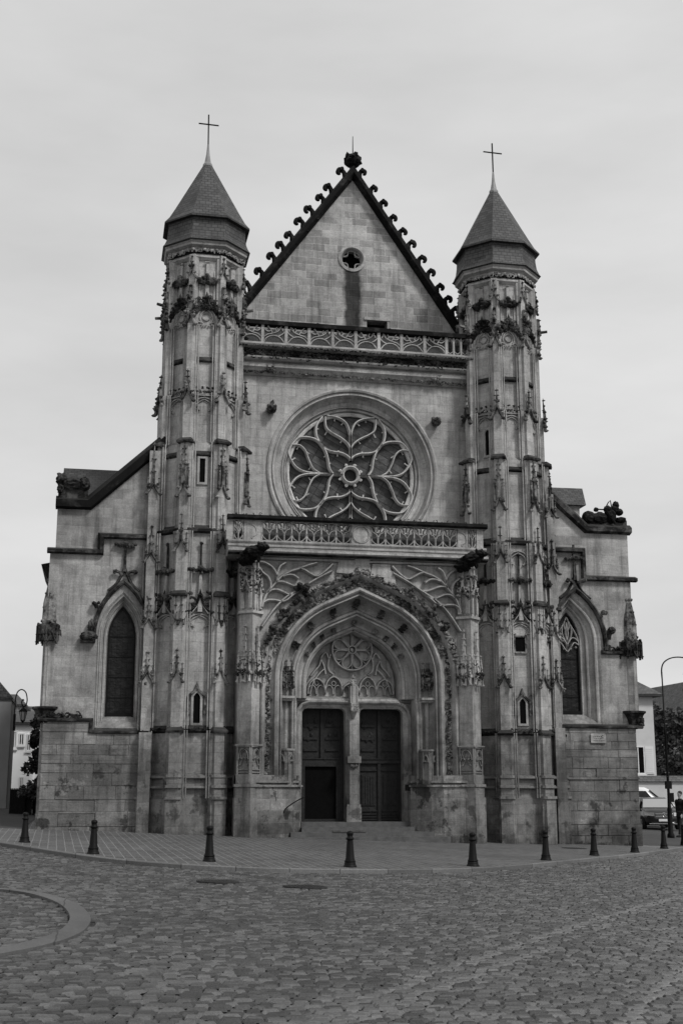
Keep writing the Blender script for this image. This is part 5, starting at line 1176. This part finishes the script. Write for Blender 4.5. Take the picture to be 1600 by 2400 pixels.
# ================================================================== neighbours
M['render'] = plain('lime_render', .50, .9, .2, 0, .8, .14, .2, .01); M['render_lifted'] = plain('shade_lifted_render', .8, .9, .2, 0, .8, .08, .2, .01); M['render_grey'] = plain('grey_render', .20, .9, .2, 0, .6, .2, .2, .01)  # second render: base raised to make up for the church's shadow
M['tiles'] = slate('roof_tiles', .075, .25, .18); M['shutter'] = plain('white_shutter', .62, .6, .3, 0, 2, .05, 0)
def atp(px, py, Y): x, z = at(px, py, Y); return x, z
def house(name, label, Y, x0, x1, zt, depth, wall='render', roof='tiles', rise=2.0, over=.35, axis='x', wins=(), name_cat='house', hip=False):
    e = empty(name, ((x0+x1)/2, Y, gz(x0, Y)), 0, label, name_cat); ox, oy, oz = e.location
    T = lambda a, b_, c: (a-ox, Y-c-oy, b_-oz)
    zb = gz((x0+x1)/2, Y)-1.; m = MB(); box(m, T, x0, x1, zb, zt, -depth, 0); m.build('wall', wall, e)
    m = MB(); f = lambda x, y, z: (x-ox, y-oy, z-oz); xa, xb, ya, yb = x0-over, x1+over, Y-over, Y+depth+over; ym = (ya+yb)/2; xm = (xa+xb)/2
    if axis == 'x':
        hi = (xb-xa)*.28 if hip else .0
        P = [f(xa, ya, zt), f(xb, ya, zt), f(xb-hi, ym, zt+rise), f(xa+hi, ym, zt+rise), f(xa, yb, zt), f(xb, yb, zt)]; m.add(P, [(0, 1, 2, 3), (3, 2, 5, 4), (0, 3, 4), (1, 5, 2), (0, 4, 5, 1)])
    else:
        P = [f(xa, ya, zt), f(xm, ya, zt+rise), f(xb, ya, zt), f(xa, yb, zt), f(xm, yb, zt+rise), f(xb, yb, zt)]; m.add(P, [(0, 3, 4, 1), (1, 4, 5, 2), (0, 1, 2), (3, 5, 4), (0, 2, 5, 3)])
    m.build('roof', roof, e)
    m = MB(); box(m, T, xa, xb, zt-.14, zt-.01, -depth-over, over-.02); m.build('eaves', 'slate_dark', e)
    for (a, b_, c, d, sh) in wins:
        w1 = MB(); plate(w1, T, [(a-.07, c-.07), (b_+.07, c-.07), (b_+.07, d+.07), (a-.07, d+.07)], [[(a, c), (b_, c), (b_, d), (a, d)]], 0, .05); box(w1, T, (a+b_)/2-.03, (a+b_)/2+.03, c, d, 0.01, .03); box(w1, T, a-.12, b_+.12, c-.17, c-.07, 0, .12)
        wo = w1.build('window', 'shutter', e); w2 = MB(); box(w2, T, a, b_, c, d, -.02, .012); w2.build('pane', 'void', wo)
        if sh:
            for s in ((a-.62, a-.1), (b_+.1, b_+.62)):
                w3 = MB(); box(w3, T, s[0], s[1], c-.05, d+.05, .0, .05)
                for k in range(int((d-c)/.12)): box(w3, T, s[0]+.06, s[1]-.06, c+k*.12+.03, c+k*.12+.07, .05, .065)
                w3.build('shutter', 'shutter', e)
    return e
def chim(e, x, z0, z1, y, w_=.35):
    ox, oy, oz = e.location; m = MB(); box(m, lambda a, b_, c: (a-ox, y-c-oy, b_-oz), x-w_, x+w_, z0, z1, -w_, w_)
    box(m, lambda a, b_, c: (a-ox, y-c-oy, b_-oz), x-w_-.06, x+w_+.06, z1, z1+.1, -w_-.06, w_+.06); m.build('chimney', 'render_grey', e)
# left
f = at; Y = 20.; x1, zt = f(28, 1636, Y)
house('stone_house', 'dark grey stone house cut by the left edge, its slate roof sloping to the street', Y, x1-9, x1, zt, 3, 'render_grey', 'slate', 5.2, .05, 'y')
Y = 36.; xa, zt = f(20, 1693, Y); xb, _ = f(76, 1698, Y)
ww = []
for a, b_, c, d in ((31, 38, 1752, 1716), (46, 55, 1745, 1722), (64, 72, 1758, 1724), (47, 53, 1845, 1824)): p, q = f(a, c, Y), f(b_, d, Y); ww.append((p[0], q[0], p[1], q[1], False))
house('rendered_house', 'pale rendered house with small windows at the left edge, behind the stone house', Y, xa-6, xb, zt, 6, 'render_lifted', 'slate', .8, .3, 'x', ww)
Y = 52.; xa, _ = f(22, 1650, Y); xb, zt = f(50, 1652, Y)
p, q = f(42, 1672, Y), f(47, 1657, Y)
e = house('town_house', 'tall pale house with a hipped slate roof above the left lamp', Y, xa-1.5, xb, zt, 5, 'render', 'slate', .9, .4, 'x', [(p[0], q[0], p[1], q[1], False)], hip=True)
Y = 60.; xa, _ = f(55, 1655, Y); xb, zt = f(120, 1672, Y)
e = house('far_house', 'distant low house with a dark roof and chimney between the lamp and the church', Y, xa, xb+3, zt-.3, 8, 'render', 'slate_dark', 1.0, .3, 'x'); chim(e, f(78, 1660, Y)[0], zt-1, zt+.5, Y+2, .5)
# right
Y = 30.; xb, zt = f(1528, 1628, Y); xa = xb-8; p, q = f(1508, 1812, Y), f(1509.5, 1752, Y); s0, s1 = f(1484, 1812, Y), f(1506, 1752, Y)
house('shuttered_house', 'tall white rendered house with white shutters behind the right corner of the church', Y, xa, xb, zt, 9, 'render', 'tiles', 2.6, .45, 'x', [(s0[0], s1[0], s0[1], s1[1], True)], hip=True)
Y = 58.; xa, _ = f(1588, 1700, Y); xb, zt = f(1690, 1690, Y)
house('gabled_house', 'far pale house with a steep gable at the right edge', Y, xa, xb, zt, 9, 'render', 'tiles', 3.4, .2, 'y')
# garden wall
Y = 28.; xa, zt = f(1470, 1832, Y); xb, _ = f(1760, 1832, Y); e = empty('garden_wall', (xa, Y, gz(xa, Y)), 0, 'long pale garden wall with a dark tiled top behind the van', 'wall')
ox, oy, oz = e.location; T = lambda a, b_, c: (a-ox, Y-c-oy, b_-oz)
m = MB(); box(m, T, xa, xb, gz(xb, Y)-.5, zt, -.4, 0); m.build('wall', 'render', e); m = MB(); prism(m, lambda c, b_, a: T(a, b_, c), [(-.55, zt), (.15, zt), (-.2, zt+.32)], xa, xb); m.build('coping', 'tiles', e)
# trees and shrubs
M['leaf'] = plain('foliage', .045, .6, .4, 0, 1.5, .35, 0); M['bark'] = plain('bark', .05, .9, .2, 0, 12, .4, .5, .02)
def tree(name, x, y, h, rx, rz, label, n=2600, trunk=True, z0=None, cat='tree', leaf=.16, group=None):
    e = empty(name, (x, y, z0 if z0 is not None else gz(x, y)), 0, label, cat, group); rr = random.Random(int(x*77+y*13))
    m = MB()
    cl = []
    for _ in range(26):
        a, c_ = rr.uniform(0, 6.28), rr.uniform(-1, 1); q = rr.uniform(.45, 1.)
        cl.append((rx*q*math.cos(a)*math.sqrt(1-c_*c_), rx*q*math.sin(a)*math.sqrt(1-c_*c_), h-rz+rz*q*c_, rr.uniform(.22, .42)*min(rx, rz)))
    for _ in range(n):
        cx_, cy_, cz_, r_ = rr.choice(cl); d = Vector((rr.gauss(0, 1), rr.gauss(0, 1), rr.gauss(0, 1))).normalized()*r_*rr.uniform(.6, 1.08); p = Vector((cx_, cy_, cz_))+d
        u = Vector((rr.gauss(0, 1), rr.gauss(0, 1), rr.gauss(0, .6))).normalized(); w_ = u.cross(Vector((rr.gauss(0, 1), rr.gauss(0, 1), rr.gauss(0, 1)))).normalized(); s = leaf*rr.uniform(.6, 1.4)
        m.add([p-u*s, p+w_*s*.5, p+u*s, p-w_*s*.5], [(0, 1, 2, 3)])
    m.build('crown', 'leaf', e)
    if trunk:
        m = MB(); tube(m, IDT, [(0, 0, -.3), (.05, 0, h*.3), (0, .05, h*.6)], [.06*rx+.05, .05*rx+.03, .04], 8)
        for cx_, cy_, cz_, r_ in cl[:8]: tube(m, IDT, [(.03, 0, h*.35), (cx_*.5, cy_*.5, (h*.4+cz_)/2), (cx_, cy_, cz_)], [.035*rx+.02, .03, .015], 5)
        m.build('trunk', 'bark', e)
    return e
x, z = f(1560, 1750, 40.); tree('tree', x, 40., z-gz(x, 40)+3.4, 2.4, 3.2, 'dense dark tree beside the white house, behind the lamp post', 5200, leaf=.2)
x, z = f(1605, 1750, 36.); tree('tree', x, 36., z-gz(x, 36)+2.6, 2.0, 2.6, 'dark bushy tree at the right edge above the garden wall', 4200, leaf=.2)
x, z = f(1582, 1800, 34.); tree('shrub', x, 34., z-gz(x, 34)+1.3, 1.7, 1.4, 'low dark shrub behind the garden wall', 2500, False, cat='shrub')
Y = 22.; x, z = f(89, 1765, Y); tree('climbing_plant', x+.2, Y, z-gz(x, Y)+1.7, .75, 1.8, 'dark climbing plant hanging beside the left corner of the church', 2600, True, cat='climbing plant', leaf=.12)
Y = 16.; x, z = f(80, 1868, Y); tree('shrub', x, Y, 1.25, .62, .6, 'dark potted shrub behind the black planters left of the church', 1500, False, cat='shrub', leaf=.08)
# bin shed and planters
Y = 13.; xa, za = f(24, 1848, Y); xb, zb = f(57, 1897, Y); e = empty('bin_store', ((xa+xb)/2, Y, gz(xa, Y)), 0, 'black slatted bin store by the left edge', 'bin store'); m = MB()
for k in range(9): w_ = (xb-xa)/9; box(m, IDT, xa-e.location.x+k*w_+.01, xa-e.location.x+(k+1)*w_-.01, -.03, .0, 0, za-e.location.z)
m.build('slats', 'iron', e); m = MB(); box(m, IDT, xa-e.location.x, xb-e.location.x, .01, .8, -.1, za-e.location.z-.04); m.build('frame', 'iron', e)
Y = 12.
for k, (a, b_, lab) in enumerate(((60, 76, 'black square planter box beside the bin store'), (78, 93, 'black square planter box against the left corner of the church'))):
    xa, za = f(a, 1866, Y); xb, _ = f(b_, 1866, Y); zg = gz(xa, Y); e = empty('planter', ((xa+xb)/2, Y, zg), 0, lab, 'planter', 'black planters left of the church'); w_ = (xb-xa)/2; m = MB(); h = za-zg
    tbox(m, lambda a, b_, c: (a, c-w_, b_), 0, .06, h-.05, 0, w_*.85, w_*1.7, w_, w_*2); m.build('pot', 'iron', e); m = MB(); box(m, IDT, -w_*1.06, w_*1.06, -w_*1.06, w_*1.06, h-.05, h); m.build('rim', 'iron', e)
    m = MB(); [box(m, IDT, sx*w_*.7-.04, sx*w_*.7+.04, sy*w_*.7-.04, sy*w_*.7+.04, 0, .07) for sx in (-1, 1) for sy in (-1, 1)]; m.build('feet', 'iron', e)
    tree('shrub', (xa+xb)/2, Y, .7, .42, .35, ('small leafy plant in the planter beside the bin store', 'small leafy plant in the planter nearest the church corner')[k], 700, False, z0=zg+h-.15, cat='shrub', leaf=.06)
# lamps
def lantern(e, x, y, z, s=1.):
    q = lambda a, h, c: (x+a*s, y+c*s, z+h*s)
    m = MB(); lathe(m, q, [(.02, .0), (.05, -.04), (.13, -.10), (.20, -.20), (.21, -.23), (.19, -.24)], 6); lathe(m, q, [(.10, -.66), (.12, -.68), (.06, -.74), (.02, -.80)], 6)
    for k in range(6): a = k*math.pi/3; tube(m, q, [(.19*math.cos(a), -.23, .19*math.sin(a)), (.10*math.cos(a), -.67, .10*math.sin(a))], .012*s, 4)
    m.build('lantern', 'iron', e); m = MB(); lathe(m, q, [(.175, -.24), (.09, -.66)], 6); m.build('lantern_glass', M['pane'], e)
M['pane'] = plain('lamp_glass', .35, .15, .6, 0, 3, .1, 0)
Y = 7.; xp, zb = f(1571, 1946, Y); e = empty('street_lamp', (xp, Y, gz(xp, Y)), 0, 'tall black street lamp with a scrolled arm at the right edge', 'street lamp'); zt = f(1566, 1575, Y)[1]-e.location.z; sc = 1/58.
m = MB(); Z = lambda x, z, y: (x, y, z); lathe(m, Z, [(.14, -.05), (.14, .12), (.10, .2), (.095, .9), (.08, 1.0), (.10, 1.05), (.07, 1.15), (.055, 1.6), (.04, zt*.62), (.055, zt*.625), (.032, zt*.65), (.026, zt)], 12); m.build('post', 'iron', e, True)
m = MB(); arm = [(a*1.55, zt+(h_-.0)*1.0) for a, h_ in ((-.0, -.3), (0, .1), (.08, .38), (.30, .56), (.60, .58), (.90, .42), (1.02, .08), (.92, -.22), (.72, -.28), (.60, -.08), (.68, .08), (.80, .04))]
tube(m, lambda a, b_, c: (a, c, b_), [(a, b_, 0) for a, b_ in cr(arm, 5)], .028, 6); m.build('scroll_arm', 'iron', e); lantern(e, 1.12, 0, zt-.40, 1.35)
m = MB(); box(m, IDT, -.10, .12, -.08, .08, 1.85, 2.15); m.build('control_box', 'iron', e); m = MB(); box(m, IDT, .05, .20, -.04, .04, 1.35, 1.7); m.build('side_box', 'iron', e)
Y = 19.85; xp, zb = f(33, 1705, Y); _, zt = f(33, 1640, Y); s_ = 1.
e = empty('wall_lamp', (xp, Y-.0, zb), 0, 'black wall lamp on a scrolled bracket at the left edge', 'wall lamp'); h = zt-zb; m = MB(); k_ = (f(64, 1640, Y)[0]-xp)
arm = [(0, -.1), (0, h*.9), (.02, h+.15), (.18*k_, h+.36), (.5*k_, h+.45), (.85*k_, h+.32), (1.*k_, h), (.92*k_, h-.25), (.7*k_, h-.32), (.55*k_, h-.15), (.62*k_, h), (.74*k_, h-.05)]
tube(m, lambda a, b_, c: (a, -.12+c, b_), [(a, b_, 0) for a, b_ in cr(arm, 5)], .03, 6); m.build('scroll_bracket', 'iron', e); m = MB(); box(m, IDT, -.05, .05, -.14, 0.2, -.15, .6); m.build('wall_plate', 'iron', e); lantern(e, .72*k_, -.12, h-.34, .9)
# ---- parked vehicles
M['van_white'] = plain('white_paint', .68, .25, .6, 0, 1, .02, 0); M['van_dark'] = plain('dark_paint', .012, .15, .8, 0, 1, .02, 0); M['car_glass'] = plain('tinted_glass', .010, .12, .5, 0, 1, .02, 0); M['screen'] = plain('sky_pale_glass', .30, .06, 1., 0, 1, .02, 0); M['tyre'] = plain('tyre_rubber', .02, .9, .2, 0, 5, .2, 0); M['chrome'] = plain('chrome', .5, .2, .8, .9, 1, .02, 0)  # windscreen base is pale: the sky's reflection is put into its colour
def lerp(pts, z):
    for a, b_ in zip(pts, pts[1:]):
        if a[0] <= z <= b_[0]: return a[1]+(b_[1]-a[1])*(z-a[0])/max(1e-6, b_[0]-a[0])
    return pts[0][1] if z < pts[0][0] else pts[-1][1]
def shell(zs_, fr, re, hw, grow=0., n=28, q=.34):
    mm = MB(); P = []
    for z in zs_:
        xf, xb, h = lerp(fr, z), lerp(re, z), lerp(hw, z)
        for j in range(n):
            t = 2*math.pi*(j+.5)/n; c_, s_ = math.cos(t), math.sin(t)
            X_ = (abs(c_)**q)*(1 if c_ > 0 else -1); Y_ = (abs(s_)**q)*(1 if s_ > 0 else -1)
            P.append(((xf+xb)/2+X_*((xf-xb)/2+grow), Y_*(h+grow)*(1-.12*max(0, X_)**4), z))
    k = len(zs_); mm.add(P, [(i*n+j, i*n+(j+1) % n, (i+1)*n+(j+1) % n, (i+1)*n+j) for i in range(k-1) for j in range(n)]+[tuple((k-1)*n+j for j in range(n)), tuple(range(n-1, -1, -1))]); return mm
def quadbox(m, q, d):                                            # thin slab from four corners, thickened by vector d
    P = [tuple(p) for p in q]+[tuple(Vector(p)+Vector(d)) for p in q]; m.add(P, [(4, 5, 6, 7), (3, 2, 1, 0), (0, 1, 5, 4), (1, 2, 6, 5), (2, 3, 7, 6), (3, 0, 4, 7)])
def vehicle(name, label, cat, px, py, Y, ang, van):
    e = empty(name, (0, Y, 0), 0, label, cat)
    if van: fr = [(.3, 2.40), (.6, 2.47), (.95, 2.40), (1.08, 2.2), (1.24, 1.72), (1.84, 1.0), (1.94, .8)]; re = [(.3, -2.45), (1.2, -2.5), (1.94, -2.38)]; hw = [(.3, .93), (1.1, .95), (1.84, .80), (1.94, .74)]; rows = [.3, .5, .75, .95, 1.08, 1.24, 1.45, 1.65, 1.84, 1.91, 1.94]; paint = 'van_white'; top = 1.94
    else: fr = [(.22, 2.15), (.5, 2.25), (.72, 2.22), (.90, 2.05), (.98, 1.1), (1.42, .35), (1.48, .15)]; re = [(.22, -2.15), (.7, -2.22), (1.0, -2.1), (1.42, -1.55), (1.48, -1.3)]; hw = [(.22, .86), (.6, .91), (.95, .88), (1.42, .66), (1.48, .58)]; rows = [.22, .4, .6, .78, .90, .98, 1.1, 1.25, 1.42, 1.46, 1.48]; paint = 'van_dark'; top = 1.48
    shell(rows, fr, re, hw).build('body', paint, e, True)
    z0, z1 = (1.27, 1.82) if van else (1.01, 1.40); x0, x1 = lerp(fr, z0)+.012, lerp(fr, z1)+.012; w0, w1 = lerp(hw, z0)*.86, lerp(hw, z1)*.86
    m = MB(); quadbox(m, [(x0, -w0, z0), (x0, w0, z0), (x1, w1, z1), (x1, -w1, z1)], (.012, 0, .012)); m.build('windscreen', 'screen', e)
    for s in (-1, 1):
        zz0, zz1 = (1.20, 1.76) if van else (.98, 1.38)
        for (a0, a1, b0, b1) in (((.10, 1.32, .10, .85),) if van else ((-.15, .80, -.12, .38), (-1.2, -.22, -1.0, -.2))):
            m = MB(); quadbox(m, [(a0, s*(lerp(hw, zz0)+.004), zz0), (a1, s*(lerp(hw, zz0)*.985+.004), zz0), (b1, s*(lerp(hw, zz1)+.004), zz1), (b0, s*(lerp(hw, zz1)+.004), zz1)], (0, s*.012, 0)); m.build('side_window', 'car_glass', e)
        xm_, zm = (1.25, 1.25) if van else (.72, 1.0)
        m = MB(); lump(m, IDT, (xm_, s*(lerp(hw, zm)+.12), zm), (.07, .11, .10), .05, 1); m.build('mirror', 'van_dark', e, True)
        zl = .92 if van else .70; xf = lerp(fr, zl); m = MB(); quadbox(m, [(xf-.04, s*.42, zl-.07), (xf-.24, s*.85, zl-.04), (xf-.30, s*.84, zl+.10), (xf-.10, s*.42, zl+.09)], (.07, s*.03, .01)); m.build('headlight', 'chrome', e)
        rw = .33 if van else .33; 
        for xw in ((-1.5, 1.6) if van else (-1.35, 1.38)):
            m = MB(); T = lambda x_, z_, y_, xw=xw, s=s: (xw+x_, s*(lerp(hw, .5)-.20+z_), rw+y_); lathe(m, T, [(.20, .20), (.31, .21), (.33, .16), (.33, .02), (.30, .0)], 20); wo = m.build('wheel', 'tyre', e); m = MB(); lathe(m, T, [(.19, .215), (.17, .19), (.05, .2)], 10); m.build('rim', 'chrome', wo)
    zg = .80 if van else .62; xg = lerp(fr, zg)
    m = MB()
    for k in range(3): box(m, IDT, xg-.03, xg+.02-k*.008, -.40, .40, zg+k*.07-.012, zg+k*.07+.012)
    m.build('grille', 'chrome', e)
    if not van:
        m = MB(); T = lambda a, b_, c: (xg+.015+c, a, zg+.075+b_); sweep(m, T, circ(0, 0, .095, 20), [(.014, 0), (0, .02), (-.014, 0)], closed=True)
        for k in range(3): a = math.pi/2+k*2*math.pi/3; m.add([T(0, 0, .02), T(.024*math.cos(a+1.05), .024*math.sin(a+1.05), .004), T(.092*math.cos(a), .092*math.sin(a), .004), T(.024*math.cos(a-1.05), .024*math.sin(a-1.05), .004)], [(0, 3, 2), (0, 2, 1)])
        m.build('badge', 'chrome', e)
    m = MB(); box(m, IDT, xg-.05, xg+.035, -.26, .26, zg-.22, zg-.11); m.build('number_plate', 'van_white', e); m = MB(); box(m, IDT, xg-.1, xg+.02, -.7, .7, zg-.34, zg-.31); m.build('bumper_trim', 'chrome', e)
    xx, _ = f(px, py, Y); e.rotation_euler = (0, 0, R_(ang)); e.location = (xx-2.4*math.cos(R_(ang)), Y-2.4*math.sin(R_(ang)), 0); e.location.z = gz(e.location.x, e.location.y)+.01
vehicle('parked_van', 'white parked van with a dark side window behind the dark car', 'van', 1588, 1900, 22., -25, True)
vehicle('parked_car', 'dark parked car facing the camera beyond the right corner of the church', 'car', 1557, 1900, 16.5, -103, False)
# ---- pedestrian
M['cloth'] = plain('dark_cloth', .018, .9, .1, 0, 10, .3, .2); M['skin'] = plain('skin', .30, .6, .3, 0, 4, .05, 0); M['hair'] = plain('hair', .03, .8, .2, 0, 20, .3, .2); M['denim'] = plain('dark_trousers', .03, .9, .1, 0, 10, .2, .1)
def person(x, y, rz, label, group=None):
    e = empty('person', (x, y, gz(x, y)+.008), rz, label, 'person', group)
    def fused(m, name, mat, vox):
        o = m.build(name, mat, e, True); r = o.modifiers.new('r', 'REMESH'); r.mode = 'VOXEL'; r.voxel_size = vox; r.use_smooth_shade = True; k = o.modifiers.new('k', 'SMOOTH'); k.iterations = 4; k.factor = .5; return o
    def limb(m, pts, r, n=12): q = cr([p+(rr,) for p, rr in zip(pts, r)], 4); tube(m, IDT, [k[:3] for k in q], [k[3] for k in q], n)
    EL = lambda m, p, r: lump(m, IDT, p, r, .0)
    m = MB()
    EL(m, (0, 0, .95), (.155, .105, .12)); EL(m, (0, 0, 1.12), (.14, .10, .17)); EL(m, (0, .01, 1.32), (.175, .11, .15)); limb(m, [(0, 0, 1.38), (0, 0, 1.46), (0, -.005, 1.55)], [.07, .055, .052])
    EL(m, (0, -.005, 1.66), (.075, .095, .11)); EL(m, (0, -.035, 1.60), (.052, .06, .055)); EL(m, (0, -.105, 1.645), (.013, .022, .024))
    for s in (-1, 1):
        EL(m, (s*.078, .0, 1.65), (.012, .02, .032)); st = .13*s
        kn = (s*.10, -.06-st*.5, .50); an = (s*.10, .0-st*1.6, .09)
        limb(m, [(s*.09, 0, .92), kn, an], [.085, .058, .042]); EL(m, (s*.10, an[1]-.06, .045), (.04, .11, .035))
        sw = -.10*s; el = (s*.235, .03+sw*.3, 1.13); wr = (s*.225, -.06+sw, .90)
        limb(m, [(s*.17, .01, 1.40), (s*.20, .015, 1.36), el, wr], [.055, .058, .042, .028]); EL(m, (wr[0]-s*.003, wr[1]-.01, wr[2]-.055), (.018, .040, .05))
        for q, (dy, l) in enumerate(((-.035, .070), (-.012, .080), (.011, .075), (.032, .060))):
            limb(m, [(wr[0], wr[1]-.01+dy, wr[2]-.08), (wr[0]-s*.008, wr[1]-.015+dy, wr[2]-.095-l*.5), (wr[0]-s*.025, wr[1]-.018+dy, wr[2]-.095-l)], [.010, .009, .008], 8)
        limb(m, [(wr[0]-s*.01, wr[1]-.04, wr[2]-.04), (wr[0]-s*.02, wr[1]-.065, wr[2]-.075), (wr[0]-s*.03, wr[1]-.068, wr[2]-.105)], [.013, .011, .009], 8)
    fused(m, 'body', 'skin', .007)
    m = MB(); EL(m, (0, .0, .90), (.185, .135, .14)); EL(m, (0, .0, 1.10), (.165, .125, .24)); EL(m, (0, .01, 1.33), (.20, .13, .15)); limb(m, [(0, 0, 1.38), (0, .0, 1.49)], [.09, .075])
    limb(m, [(0, 0, 1.0), (0, 0, .76)], [.165, .19])
    for s in (-1, 1): sw = -.10*s; limb(m, [(s*.15, .01, 1.40), (s*.20, .015, 1.36), (s*.24, .03+sw*.3, 1.13), (s*.228, -.055+sw, .92)], [.075, .078, .062, .048])
    fused(m, 'coat', 'cloth', .014)
    m = MB(); EL(m, (0, 0, .90), (.15, .11, .12))
    for s in (-1, 1): st = .13*s; limb(m, [(s*.085, 0, .88), (s*.10, -.06-st*.5, .50), (s*.10, .005-st*1.6, .11)], [.10, .078, .062])
    fused(m, 'trousers', 'denim', .014)
    for s in (-1, 1): m = MB(); lump(m, IDT, (s*.10, -.065-.13*s*1.6, .045), (.052, .14, .05), .05, 1); m.build('shoe', 'cloth', e, True)
    m = MB(); lump(m, IDT, (0, .018, 1.695), (.088, .105, .095), .08, 2); m.build('hair', 'hair', e, True); m = MB()
    for s in (-1, 1): lump(m, IDT, (s*.03, -.092, 1.672), (.012, .010, .006), .05, 1)
    lump(m, IDT, (0, -.094, 1.602), (.022, .010, .005), .05, 1); m.build('eyes_and_mouth', 'hair', e, True)
    return e
Y = 8.; x, _ = at(1594, 1900, Y); person(x, Y, R_(-70), 'pedestrian in dark coat and trousers beside the street lamp at the right edge')
